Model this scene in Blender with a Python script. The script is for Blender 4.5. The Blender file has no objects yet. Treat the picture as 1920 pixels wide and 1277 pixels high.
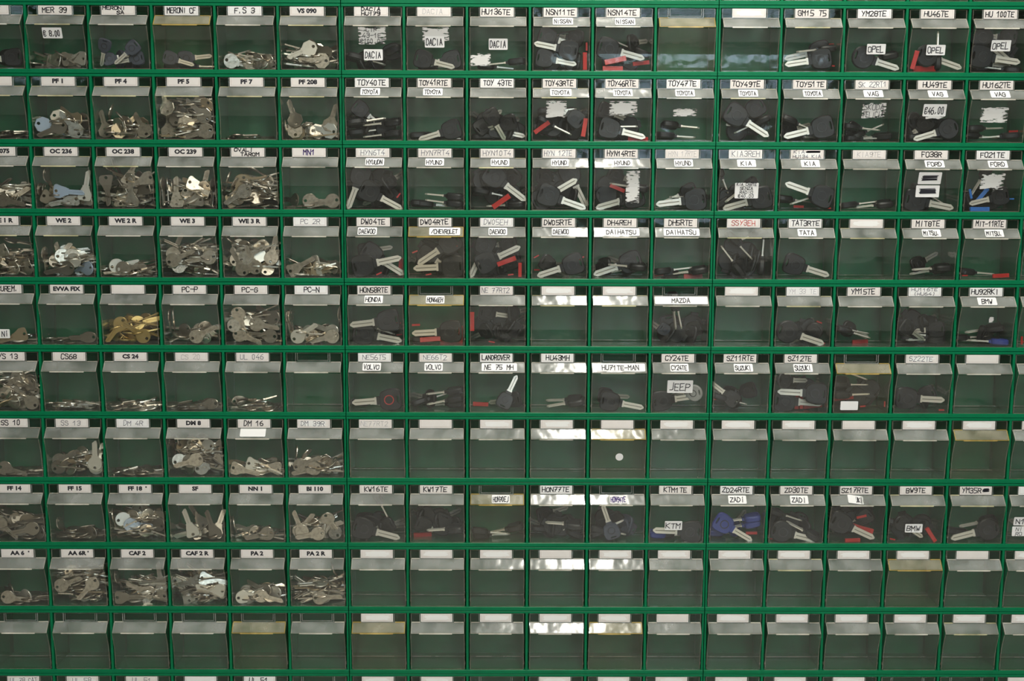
import bpy, math, random
from mathutils import Matrix, Vector
rnd = random.Random(7)
C = bpy.context.scene.collection
SC = bpy.context.scene
# ------------------------------------------------------------------ camera
Z0 = 1.7684                     # height of the seam above the first full row of racks (metres)
cam = bpy.data.cameras.new('camera'); co = bpy.data.objects.new('camera', cam); C.objects.link(co)
ri = Vector((0.99997672, -0.00572833, 0.00370755)); up = Vector((-0.00294035, 0.12856859, 0.99169626)); fo = Vector((0.00615744, 0.99168408, -0.12854875))
co.matrix_world = Matrix(((ri.x, up.x, -fo.x, -0.03946), (ri.y, up.y, -fo.y, -2.08116), (ri.z, up.z, -fo.z, Z0-0.26843), (0, 0, 0, 1)))
cam.sensor_fit = 'HORIZONTAL'; cam.sensor_width = 36; cam.lens = 45.0; cam.clip_start = 0.05; cam.clip_end = 100
SC.camera = co
# ------------------------------------------------------------------ world, exposure
SC.view_settings.view_transform = 'Standard'; SC.view_settings.look = 'None'
SC.view_settings.gamma = 1.0; SC.view_settings.use_curve_mapping = False
SC.view_settings.exposure = 0.38
W = bpy.data.worlds.new('sky'); SC.world = W; W.use_nodes = True
bg = W.node_tree.nodes['Background']; bg.inputs[0].default_value = (0.62, 0.80, 1.0, 1); bg.inputs[1].default_value = 5.0
SC.cycles.transparent_max_bounces = 24; SC.cycles.max_bounces = 6; SC.cycles.diffuse_bounces = 3
SC.cycles.caustics_reflective = False; SC.cycles.caustics_refractive = False
SC.cycles.use_denoising = True
# ------------------------------------------------------------------ room lamp over the racks, two added fill lamps
def area(name, loc, sx, sy, power, col, parent=None, rot=(0, 0, 0)):
    l = bpy.data.lights.new(name, 'AREA'); l.shape = 'RECTANGLE'; l.size = sx; l.size_y = sy; l.energy = power; l.color = col
    o = bpy.data.objects.new(name, l); C.objects.link(o); o.location = loc; o.rotation_euler = rot
    if parent: o.parent = parent
    return o
LAMPS = [((0.20, -0.78, 2.655), 0.10, 1.20, 23), ((-0.45, -3.05, 2.655), 0.13, 1.20, 22), ((0.85, -3.05, 2.655), 0.13, 1.20, 22)]  # last two are added behind the camera for frontal fill
for loc, sx, sy, pw in LAMPS:
    area('tube_or_fill_light', loc, sx, sy, pw, (1.0, 0.95, 0.86))

# ================================================================== helpers
MM = 0.001
class MB:
    def __init__(s): s.v = []; s.f = []; s.m = []
    def box(s, x0, x1, y0, y1, z0, z1, m=0):
        n = len(s.v); s.v += [(x0,y0,z0),(x1,y0,z0),(x1,y1,z0),(x0,y1,z0),(x0,y0,z1),(x1,y0,z1),(x1,y1,z1),(x0,y1,z1)]
        for f in ((0,3,2,1),(4,5,6,7),(0,1,5,4),(1,2,6,5),(2,3,7,6),(3,0,4,7)): s.f.append(tuple(n+i for i in f)); s.m.append(m)
    def prism_x(s, poly, x0, x1, m=0):                 # poly: (y,z) outline
        n = len(s.v); k = len(poly)
        s.v += [(x0, y, z) for y, z in poly] + [(x1, y, z) for y, z in poly]
        s.f.append(tuple(n+i for i in range(k))); s.f.append(tuple(n+k+i for i in reversed(range(k)))); s.m += [m, m]
        for i in range(k): j = (i+1) % k; s.f.append((n+i, n+k+i, n+k+j, n+j)); s.m.append(m)
    def quad(s, a, b, c, d, m=0):
        n = len(s.v); s.v += [a, b, c, d]; s.f.append((n, n+1, n+2, n+3)); s.m.append(m)
    def loops(s, L, m=0, close=True):                  # lofts equal loops, ends left open
        k = len(L[0]); n = len(s.v)
        for l in L: s.v += l
        for a in range(len(L)-1 if not close else len(L)):
            b = (a+1) % len(L)
            for i in range(k): j = (i+1) % k; s.f.append((n+a*k+i, n+a*k+j, n+b*k+j, n+b*k+i)); s.m.append(m)
    def mesh(s, name, mats, smooth=False):
        me = bpy.data.meshes.new(name); me.from_pydata([(x*MM, y*MM, z*MM) for x, y, z in s.v], [], s.f)
        for m in mats: me.materials.append(m)
        for p, m in zip(me.polygons, s.m): p.material_index = m
        me.update(); me.validate()
        import bmesh
        b = bmesh.new(); b.from_mesh(me); bmesh.ops.recalc_face_normals(b, faces=b.faces); b.to_mesh(me); b.free()
        if smooth:
            for p in me.polygons: p.use_smooth = True
            me.set_sharp_from_angle(angle=math.radians(35))
        return me
def link(name, data, parent=None, loc=None, label=None, cat=None, group=None, kind=None, rot=None):
    o = bpy.data.objects.new(name, data); C.objects.link(o)
    if parent: o.parent = parent
    if loc: o.location = loc
    if rot: o.rotation_euler = rot
    if label: o['label'] = label
    if cat: o['category'] = cat
    if group: o['group'] = group
    if kind: o['kind'] = kind
    return o
# ------------------------------------------------------------------ materials
def mat(name, col, rough=0.5, metal=0.0, spec=0.5, var=0.0, bump=0.0, bscale=300, noise=None):
    m = bpy.data.materials.new(name); m.use_nodes = True; nt = m.node_tree; b = nt.nodes['Principled BSDF']
    b.inputs['Roughness'].default_value = rough; b.inputs['Metallic'].default_value = metal; b.inputs['Specular IOR Level'].default_value = spec
    b.inputs['Base Color'].default_value = (*col, 1)
    src = None
    if noise or bump:
        tc = nt.nodes.new('ShaderNodeTexCoord'); nz = nt.nodes.new('ShaderNodeTexNoise'); nz.inputs['Scale'].default_value = bscale
        nz.inputs['Detail'].default_value = 4; nt.links.new(tc.outputs['Object'], nz.inputs['Vector'])
    if noise:
        mx = nt.nodes.new('ShaderNodeMix'); mx.data_type = 'RGBA'; mx.inputs[6].default_value = (*col, 1); mx.inputs[7].default_value = (*noise, 1)
        rr = nt.nodes.new('ShaderNodeValToRGB'); rr.color_ramp.elements[0].position = .45; rr.color_ramp.elements[1].position = .7
        nt.links.new(nz.outputs[0], rr.inputs[0]); nt.links.new(rr.outputs[0], mx.inputs[0]); src = mx.outputs[2]
        nt.links.new(src, b.inputs['Base Color'])
    if var:
        oi = nt.nodes.new('ShaderNodeObjectInfo'); hs = nt.nodes.new('ShaderNodeHueSaturation'); mr = nt.nodes.new('ShaderNodeMapRange')
        mr.inputs[3].default_value = 1-var; mr.inputs[4].default_value = 1+var
        nt.links.new(oi.outputs['Random'], mr.inputs[0]); nt.links.new(mr.outputs[0], hs.inputs['Value'])
        if src: nt.links.new(src, hs.inputs['Color'])
        else: hs.inputs['Color'].default_value = (*col, 1)
        nt.links.new(hs.outputs[0], b.inputs['Base Color'])
    if bump:
        bp = nt.nodes.new('ShaderNodeBump'); bp.inputs['Strength'].default_value = bump; bp.inputs['Distance'].default_value = 0.0004
        nt.links.new(nz.outputs[0], bp.inputs['Height']); nt.links.new(bp.outputs[0], b.inputs['Normal'])
    return m
def plastic(name, tint, haze, hazecol, fres=1.0, rough=0.09):
    """thin clear polystyrene: see-through, a little haze of dust and scratches that also paints in reflected grey, fresnel gloss"""
    m = bpy.data.materials.new(name); m.use_nodes = True; nt = m.node_tree; N = nt.nodes; N.clear(); L = nt.links
    out = N.new('ShaderNodeOutputMaterial'); tr = N.new('ShaderNodeBsdfTransparent'); tr.inputs[0].default_value = (*tint, 1)
    df = N.new('ShaderNodeBsdfDiffuse'); df.inputs[0].default_value = (*hazecol, 1)
    gl = N.new('ShaderNodeBsdfGlossy'); gl.inputs['Roughness'].default_value = rough; gl.inputs[0].default_value = (1, 1, 1, 1)
    tc = N.new('ShaderNodeTexCoord'); oi = N.new('ShaderNodeObjectInfo')
    add = N.new('ShaderNodeVectorMath'); add.operation = 'ADD'; L.new(tc.outputs['Object'], add.inputs[0]); 
    sc = N.new('ShaderNodeMath'); sc.operation = 'MULTIPLY'; sc.inputs[1].default_value = 40; L.new(oi.outputs['Random'], sc.inputs[0]); L.new(sc.outputs[0], add.inputs[1])
    nz = N.new('ShaderNodeTexNoise'); nz.inputs['Scale'].default_value = 28; nz.inputs['Detail'].default_value = 5; L.new(add.outputs[0], nz.inputs['Vector'])
    mr = N.new('ShaderNodeMapRange'); mr.inputs[1].default_value = .3; mr.inputs[2].default_value = .75; mr.inputs[3].default_value = haze*.45; mr.inputs[4].default_value = haze*1.7
    L.new(nz.outputs[0], mr.inputs[0])
    # scratches and specks
    n2 = N.new('ShaderNodeTexNoise'); n2.inputs['Scale'].default_value = 330; n2.inputs['Detail'].default_value = 1; L.new(add.outputs[0], n2.inputs['Vector'])
    r2 = N.new('ShaderNodeMapRange'); r2.inputs[1].default_value = .74; r2.inputs[2].default_value = .80; r2.inputs[3].default_value = 0; r2.inputs[4].default_value = .16
    L.new(n2.outputs[0], r2.inputs[0]); ad = N.new('ShaderNodeMath'); ad.operation = 'ADD'; ad.use_clamp = True; L.new(mr.outputs[0], ad.inputs[0]); L.new(r2.outputs[0], ad.inputs[1])
    m1 = N.new('ShaderNodeMixShader'); L.new(ad.outputs[0], m1.inputs[0]); L.new(tr.outputs[0], m1.inputs[1]); L.new(df.outputs[0], m1.inputs[2])
    bw = N.new('ShaderNodeTexNoise'); bw.inputs['Scale'].default_value = 26; L.new(add.outputs[0], bw.inputs['Vector'])
    bp = N.new('ShaderNodeBump'); bp.inputs['Strength'].default_value = .8; bp.inputs['Distance'].default_value = .0022; L.new(bw.outputs[0], bp.inputs['Height']); L.new(bp.outputs[0], gl.inputs['Normal'])
    fr = N.new('ShaderNodeFresnel'); fr.inputs[0].default_value = 1.5
    geo = N.new('ShaderNodeNewGeometry')                 # same fresnel on both sides of the sheet
    fm = N.new('ShaderNodeMath'); fm.operation = 'MULTIPLY'; fm.inputs[1].default_value = fres; fm.use_clamp = True
    lw = N.new('ShaderNodeLayerWeight'); lw.inputs[0].default_value = .5
    pw = N.new('ShaderNodeMath'); pw.operation = 'POWER'; pw.inputs[1].default_value = 4.0; L.new(lw.outputs['Facing'], pw.inputs[0])
    ma = N.new('ShaderNodeMath'); ma.operation = 'MULTIPLY_ADD'; ma.inputs[1].default_value = .9; ma.inputs[2].default_value = .032; L.new(pw.outputs[0], ma.inputs[0])
    L.new(ma.outputs[0], fm.inputs[0])
    m2 = N.new('ShaderNodeMixShader'); L.new(fm.outputs[0], m2.inputs[0]); L.new(m1.outputs[0], m2.inputs[1]); L.new(gl.outputs[0], m2.inputs[2])
    L.new(m2.outputs[0], out.inputs[0])
    return m
GREEN = mat('green_plastic', (0.0, 0.170, 0.066), .38, spec=.18, noise=(0.0, 0.145, 0.058), bscale=30)
GREENIN = GREEN
CLEAR = plastic('clear_plastic', (.97, .98, .97), .011, (.50, .52, .47))
BACKP = plastic('clear_back', (.96, .965, .955), .055, (.50, .52, .47), fres=.25, rough=.3)  # denser haze paints in the grey veil of room reflections
YELLOW = plastic('yellowed_plastic', (.965, .96, .925), .020, (.50, .49, .38))
HOODM = plastic('grip_reflect_haze', (.93, .94, .92), .26, (.55, .57, .545), rough=.14)  # ceiling reflection painted into the grip as grey haze
HOODY = plastic('yellowed_grip', (.95, .94, .86), .30, (.56, .54, .42), rough=.14)  # yellowed, with the same painted reflection in its haze
EDGE = plastic('clear_edge', (.90, .91, .88), .34, (.66, .65, .57))
LIP = plastic('grip_lip', (.9, .9, .85), .62, (.86, .84, .72))
LIPY = plastic('grip_lip_tinged', (.9, .9, .75), .62, (.80, .77, .48))
LIPO = plastic('grip_lip_yellow', (.9, .85, .5), .62, (.72, .55, .18))
RIM = plastic('tub_edge', (.86, .85, .80), .17, (.50, .45, .37))
EDGEY = plastic('yellow_edge', (.9, .82, .45), .50, (.62, .48, .16))
EDGET = plastic('tinged_edge', (.9, .88, .70), .45, (.60, .57, .36))
CARD = mat('card_paper', (.80, .765, .73), .8, spec=.2, noise=(.84, .80, .765), bscale=60)
CARDW = mat('sticker_paper', (.88, .88, .87), .7, spec=.2)
WHITEOUT = mat('correction_fluid', (.90, .90, .88), .6, spec=.3)
BORDER = mat('card_border', (.58, .50, .46), .8)
INK = mat('black_ink', (.012, .012, .02), .6); FAINT = mat('faded_ink', (.16, .16, .20), .8); RED = mat('red_ink', (.60, .06, .05), .7); PURPLE = mat('purple_ink', (.05, .02, .16), .7)
PALE = mat('pale_pencil', (.42, .41, .43), .8)
TORN = bpy.data.materials.new('torn_label'); TORN.use_nodes = True
def _torn():
    nt = TORN.node_tree; N = nt.nodes; L = nt.links; b = N['Principled BSDF']; b.inputs['Base Color'].default_value = (.72, .72, .70, 1); b.inputs['Roughness'].default_value = .8
    tc = N.new('ShaderNodeTexCoord'); sp = N.new('ShaderNodeSeparateXYZ'); L.new(tc.outputs['Generated'], sp.inputs[0]); e = []
    for k in ('X', 'Z'):
        a = N.new('ShaderNodeMath'); a.operation = 'SUBTRACT'; a.inputs[1].default_value = .5; L.new(sp.outputs[k], a.inputs[0])
        c = N.new('ShaderNodeMath'); c.operation = 'ABSOLUTE'; L.new(a.outputs[0], c.inputs[0]); e.append(c)
    mx = N.new('ShaderNodeMath'); mx.operation = 'MAXIMUM'; L.new(e[0].outputs[0], mx.inputs[0]); L.new(e[1].outputs[0], mx.inputs[1])
    mp = N.new('ShaderNodeMapping'); mp.inputs['Scale'].default_value = (110, 110, 420); L.new(tc.outputs['Object'], mp.inputs[0])
    nz = N.new('ShaderNodeTexNoise'); nz.inputs['Scale'].default_value = 1.0; nz.inputs['Detail'].default_value = 3; L.new(mp.outputs[0], nz.inputs[0])
    s = N.new('ShaderNodeMath'); s.operation = 'MULTIPLY_ADD'; s.inputs[1].default_value = 1.1; L.new(nz.outputs[0], s.inputs[0]); L.new(mx.outputs[0], s.inputs[2])
    r = N.new('ShaderNodeMapRange'); r.inputs[1].default_value = .95; r.inputs[2].default_value = 1.07; r.inputs[3].default_value = 1; r.inputs[4].default_value = 0; L.new(s.outputs[0], r.inputs[0])
    L.new(r.outputs[0], b.inputs['Alpha'])
_torn()
STEEL = mat('nickel_silver', (.61, .545, .455), .27, metal=.95, var=.25, noise=(.43, .385, .32), bscale=220, bump=.5)
BRIGHT = mat('bright_nickel', (.80, .76, .67), .30, metal=.8, var=.1, bump=.3)
DULL = mat('dull_nickel', (.26, .23, .185), .33, metal=.9, var=.2, bump=.4)
BLUEM = mat('bluish_nickel', (.50, .60, .74), .36, metal=.6, bump=.3)
TAN = mat('tan_nickel', (.42, .33, .21), .38, metal=.7)
BRASS = mat('brass', (.56, .40, .15), .34, metal=.8, var=.2)
BLADE = mat('blade_steel', (.86, .80, .70), .32, metal=.5, var=.15, bump=.2, bscale=300)
GROOVE = mat('blade_groove', (.34, .31, .26), .45, metal=.7)
BLACK = mat('black_key_plastic', (.007, .007, .009), .42, spec=.5, var=.3, bump=.15, bscale=900)
SLATE = mat('slate_key_plastic', (.050, .058, .085), .5, var=.1, bump=.15, bscale=900)
BLUEP = mat('navy_key_plastic', (.03, .05, .26), .45, bump=.15, bscale=900)
GREYP = mat('grey_key_plastic', (.34, .34, .32), .5)
REDP = mat('red_plastic', (.50, .025, .02), .40, spec=.5, var=.15); CYAN = mat('blue_plastic', (.03, .17, .55), .4)
EMB = mat('emblem', (.025, .025, .028), .35)
WALLM = mat('painted_wall', (.27, .27, .25), .9, noise=(.24, .24, .22), bscale=2); CEILM = mat('ceiling_paint', (.74, .73, .68), .9)
FLOORM = mat('floor_tile', (.60, .58, .53), .5, noise=(.52, .50, .46), bscale=3)
FRAMEM = mat('window_frame', (.7, .7, .68), .5); LEAF = mat('hedge_leaf', (.10, .24, .06), .7, noise=(.03, .09, .02), bscale=6)
LAMPW = mat('lamp_housing', (.8, .8, .78), .5)

# ================================================================== room (behind and around the camera)
def slab(name, x0, x1, y0, y1, z0, z1, m, lab=None, kind='structure'):
    b = MB(); b.box(x0*1e3, x1*1e3, y0*1e3, y1*1e3, z0*1e3, z1*1e3); return link(name, b.mesh(name, [m]), kind=kind, label=lab)
slab('floor', -3, 3, -4.1, .2, -.1, 0, FLOORM, 'brown floor of the shop in front of the racks')
slab('ceiling', -3, 3, -4.1, .2, 2.7, 2.8, CEILM, 'white ceiling above the racks')
slab('wall_front', -3, 3, .1, .2, 0, 2.7, WALLM, 'plain wall the green racks hang on')
slab('wall_left', -3.1, -3, -4.1, .2, 0, 2.7, WALLM, 'side wall beyond the leftmost racks'); slab('wall_right', 3, 3.1, -4.1, .2, 0, 2.7, WALLM, 'side wall beyond the rightmost racks')
b = MB()
WX = [(-2.65, -2.15), (0.30, 1.40)]; WZS = [(1.95, 2.40), (1.38, 2.60)]
xs = -3
for (a, c), WZ in zip(WX, WZS):
    b.box(xs*1e3, a*1e3, -4100, -4000, 0, 2700); b.box(a*1e3, c*1e3, -4100, -4000, 0, WZ[0]*1e3); b.box(a*1e3, c*1e3, -4100, -4000, WZ[1]*1e3, 2700); xs = c
b.box(xs*1e3, 3000, -4100, -4000, 0, 2700)
link('wall_back', b.mesh('wall_back', [WALLM]), kind='structure', label='wall with two windows opposite the racks')
for n, (a, c) in enumerate(WX):
    b = MB(); WZ = WZS[n]; a *= 1e3; c *= 1e3; z0, z1 = WZ[0]*1e3, WZ[1]*1e3
    b.box(a, a+40, -4080, -4030, z0, z1); b.box(c-40, c, -4080, -4030, z0, z1); b.box(a+40, c-40, -4080, -4030, z0, z0+40); b.box(a+40, c-40, -4080, -4030, z1-40, z1)
    b.box((a+c)/2-15, (a+c)/2+15, -4080, -4030, z0+40, z1-40)
    link('window_%d' % (n+1), b.mesh('window', [FRAMEM]), kind='structure', label='window in the wall opposite the racks')
b = MB()
for i in range(1300):
    x, y, z = rnd.uniform(-4200, 3000), rnd.uniform(-6300, -5900), rnd.uniform(0, 1) ** .8 * 2900 + 150 * math.sin(i)
    s = rnd.uniform(50, 130); u = Vector((rnd.gauss(0, 1), rnd.gauss(0, 1), rnd.gauss(0, 1))).normalized(); v = u.orthogonal().normalized(); p = Vector((x, y, z))
    b.quad(tuple(p-u*s), tuple(p-v*s*.6), tuple(p+u*s), tuple(p+v*s*.6))
link('hedge', b.mesh('hedge', [LEAF]), kind='stuff', label='leafy green hedge growing outside the windows', cat='hedge')
for i, (loc, sx, sy, pw) in enumerate(LAMPS):
    b = MB(); x, y = loc[0]*1e3, loc[1]*1e3
    b.prism_x([(y-sy*500-30, 2700), (y-sy*500-30, 2662), (y+sy*500+30, 2662), (y+sy*500+30, 2700)], x-75, x+75)
    link('ceiling_or_fill_lamp', b.mesh('ceiling_or_fill_lamp', [LAMPW]), label=['fluorescent lamp on the ceiling right above the middle racks', 'added fill lamp on the ceiling behind the camera, nearer the left wall', 'added fill lamp on the ceiling behind the camera, nearer the right wall'][i], cat='lamp', group='ceiling lamps')

# ================================================================== tilt-bin racks
RH = 110.7936                                          # one rack is 110.8 mm tall, 600 mm wide, six bins
# ---- profile of a bin's front: protrusion in front of the rack face (mm) against height
PROF = [(0, -1.0), (6, -.2), (15, .5), (27, 1.4), (38, 3.0), (46, 5.0), (54, 7.8), (61, 10.6), (66.5, 12.6), (69.0, 13.4), (69.6, 12.8), (76, 7.4), (82.6, 1.9), (83.0, -1.2), (98.8, -1.2)]
def P(z):
    for (a, p), (c, q) in zip(PROF, PROF[1:]):
        if z <= c: return p + (q-p)*(z-a)/(c-a)
    return PROF[-1][1]
BH, BW = 98.3, 91.4
def tub_mesh(name, mats):
    b = MB(); T = 1.3; w = BW/2
    body = PROF[:9]                                    # front pane up to the grip
    for (z0, p0), (z1, p1) in zip(body, body[1:]):
        b.quad((-w, -p0, z0), (w, -p0, z0), (w, -p1, z1), (-w, -p1, z1)); b.quad((-w+T, -p0+T, z0), (w-T, -p0+T, z0), (w-T, -p1+T, z1), (-w+T, -p1+T, z1))
    back = [(52, 3.5), (62, 60), (64, 84)]             # (y,z) back pane
    for sx in (-1, 1):                                 # side panes with the curved outline
        poly = [(-p, z) for z, p in PROF[:10]] + [(1.2, 83), (1.2, BH)] + [(30, BH), (64, 84), (62, 60), (52, 3.5), (48, 0)]
        x0, x1 = sorted((sx*w, sx*(w-T))); b.prism_x(poly, x0, x1)
    b.prism_x([(0.5, .3), (48, .3), (52, 3.5), (51, 5), (46, 1.7), (0.5, 1.7)], -w+T, w-T)     # floor
    for (y0, z0), (y1, z1) in zip(back, back[1:]):
        b.quad((-w+T, y0, z0), (w-T, y0, z0), (w-T, y1, z1), (-w+T, y1, z1), 2)
    b.quad((-w+T, 1.2, 83), (w-T, 1.2, 83), (w-T, 1.2, BH), (-w+T, 1.2, BH))                      # label strip
    b.box(-w, w, .9, 2.6, BH-.7, BH, 1)                # top rim
    for s in (-1, 1):                                  # thick moulded corner edges down the front
        for (z0, p0), (z1, p1) in zip(body, body[1:]):
            x0, x1 = s*w, s*(w-1.5)
            b.quad((x0, -p0-.15, z0), (x1, -p0-.15, z0), (x1, -p1-.15, z1), (x0, -p1-.15, z1), 1)
        b.quad((s*w, .9, 83), (s*(w-1.6), .9, 83), (s*(w-1.6), .9, BH), (s*w, .9, BH), 1)
        b.box(s*w-.6, s*w+.6, 1, 5, 9, 13, 1)          # pivot stud
    b.prism_x([(50.4, 3.2), (50.4, 4.4), (51.4, 4.4), (51.4, 3.2)], -w+T, w-T, 3)   # ridge along the back of the floor
    b.box(-w+2, w-2, -.4, .5, 0.2, 1.2, 1)
    return b.mesh(name, mats)
def hood_mesh(name, mats):
    b = MB(); w = BW/2
    b.prism_x([(-12.9, 69.6), (-1.6, 82.9), (1.0, 83.2), (1.0, 82.2), (-1.0, 81.6), (-11.6, 69.0)], -w+1.2, w-1.2)
    b.box(-w+2, -29.5, -1.9, 1.0, 83.1, 83.9, 2); b.box(27.5, w-2, -1.9, 1.0, 83.1, 83.9, 2)          # bright ledge beside the label
    for s in (-1, 1):                                  # rim down both ends
        x0, x1 = sorted((s*(w-1.2), s*(w-2.4))); b.prism_x([(-13.4, 69.2), (-2.1, 82.9), (-1.6, 82.9), (-12.9, 69.2)], x0, x1, 1)
    b.box(-w+1, w-1, -13.5, -12.2, 68.0, 69.2, 1)      # lip
    b.box(-w+15, w-21, -13.9, -11.8, 67.0, 68.9, 2)    # thicker finger grip in the middle of the lip
    for i in range(9):                                 # small moulded ribs
        x = -14 + i*3.1; z = 73.2; h = 3.6 if i % 3 else 2.2
        y = -P(z); y2 = -P(z+h); b.quad((x, y-.35, z), (x+1.1, y-.35, z), (x+1.1, y2-.35, z+h), (x, y2-.35, z+h), 0)
    return b.mesh(name, mats)
def holder_mesh(name, mats):
    b = MB(); x0, x1 = -30.5, 26.5
    b.box(x0, x1, -1.3, -.1, 83.2, 84.2); b.box(x0, x0+1.0, -1.3, 1.0, 84.2, 98.2); b.box(x1-1.0, x1, -1.3, 1.0, 84.2, 98.2); b.box(x0+3, x0+3.8, -.6, .6, 85.6, 98); b.box(x1-3.8, x1-3, -.6, .6, 85.6, 98); b.box(x0+3.8, x1-3.8, -.6, .6, 85.6, 86.3)
    return b.mesh(name, mats)
TUB = {False: tub_mesh('tub', [CLEAR, RIM, BACKP, EDGE]), True: tub_mesh('tub_yellowed', [YELLOW, RIM, BACKP, EDGE])}
HOOD = {0: hood_mesh('grip', [HOODM, EDGE, LIP]), 1: hood_mesh('grip_tinged', [HOODM, EDGE, LIPY]), 2: hood_mesh('grip_yellow', [HOODY, EDGEY, LIPO])}
HOLD = holder_mesh('holder', [HOODM])
# ---- marker lettering: strokes on a 4 x 6 grid
ST = {'A':'002640;1232','B':'000636454433031333;3342413000','C':'4536160501103041','D':'00062644422000','E':'46060040;0333','F':'460600;0333','G':'453616050110304143 23','H':'0600;4640;0343','I':'2620','J':'46413010','K':'0600;460340','L':'060040','M':'0006234640','N':'00064046','O':'160501103041453616','P':'00063645443303','Q':'160501103041453616;2240','R':'00063645443303;2340','S':'4536160504334241301001','T':'0646;2620','U':'060110304146','V':'062046','W':'0610233046','X':'0640;4600','Y':'0623;4610','Z':'06460040',
'0':'160501102031352616','1':'042620','2':'05163645440040','3':'051636454433;1333424130100 1','4':'360242;3330','5':'46060333424130 00','6':'36150301103041423303','7':'064610;1333','8':'160504133344453616;1302011030414233','9':'334436160504133345423010','-':'0343','.':'1011','/':'0046',',':'2110','€':'4536160501103041;0434;0232','\'':'2624',' ':'','(':'36252130','i':'2420;2625',')':'16252110','o':'140301103041433414','l':'2620','e':'034344341403011040'}
def strokes(text, x0, z0, h, w, sw, mb, m, jit=.05, Yf=None, seed=0):
    """writes text as ribbons; w = full width, h = letter height; Yf(z) gives the surface"""
    r = random.Random(seed*131+len(text)); n = len(text); adv = w/n; cw = adv*.74
    for i, ch in enumerate(text):
        hh = h*(1+r.uniform(-.10, .08)); dz = r.uniform(-.06, .06)*h; slant = r.uniform(-.03, .16)
        for st in ST.get(ch, ST.get(ch.upper(), '')).replace(' ', '').split(';'):
            if not st: continue
            pts = []
            for k in range(0, len(st)-1, 2):
                gx, gz = int(st[k])/4, int(st[k+1])/6
                gx += r.uniform(-jit, jit); gz += r.uniform(-jit, jit)*.8
                pts.append((x0+i*adv+(gx+slant*gz)*cw, z0+dz+gz*hh))
            for (ax, az), (bx, bz) in zip(pts, pts[1:]):
                dx, dzz = bx-ax, bz-az; L = math.hypot(dx, dzz) or 1e-6; ux, uz = dx/L*sw*.5, dzz/L*sw*.5; nx, nz = -uz, ux
                q = [(ax-ux+nx, az-uz+nz), (ax-ux-nx, az-uz-nz), (bx+ux-nx, bz+uz-nz), (bx+ux+nx, bz+uz+nz)]
                mb.quad(*[(x, Yf(z), z) for x, z in q], m)
def printed(text, h, width=None):
    cu = bpy.data.curves.new('t', 'FONT'); cu.body = text; cu.size = 1; cu.offset = .055; cu.align_x = 'CENTER'; cu.resolution_u = 2
    o = bpy.data.objects.new('t', cu); C.objects.link(o); dg = bpy.context.evaluated_depsgraph_get(); me = bpy.data.meshes.new_from_object(o.evaluated_get(dg))
    bpy.data.objects.remove(o); vs = [v.co.copy() for v in me.vertices]; fs = [tuple(p.vertices) for p in me.polygons]; bpy.data.meshes.remove(me)
    s = h/.70
    return [(v.x*s*1.13, v.y*s) for v in vs], fs
def scribble(mb, x0, x1, z0, z1, Yf, seed):
    r = random.Random(seed); n = 9
    for i in range(n):
        a = (x0+r.uniform(0, 3), z0+(z1-z0)*i/n); c = (x1-r.uniform(0, 3), z0+(z1-z0)*(i+r.uniform(.2, 1.2))/n); t = .9
        mb.quad((a[0], Yf(a[1]), a[1]), (c[0], Yf(c[1]), c[1]), (c[0], Yf(c[1]+t), c[1]+t), (a[0], Yf(a[1]+t), a[1]+t), 1)
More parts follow.
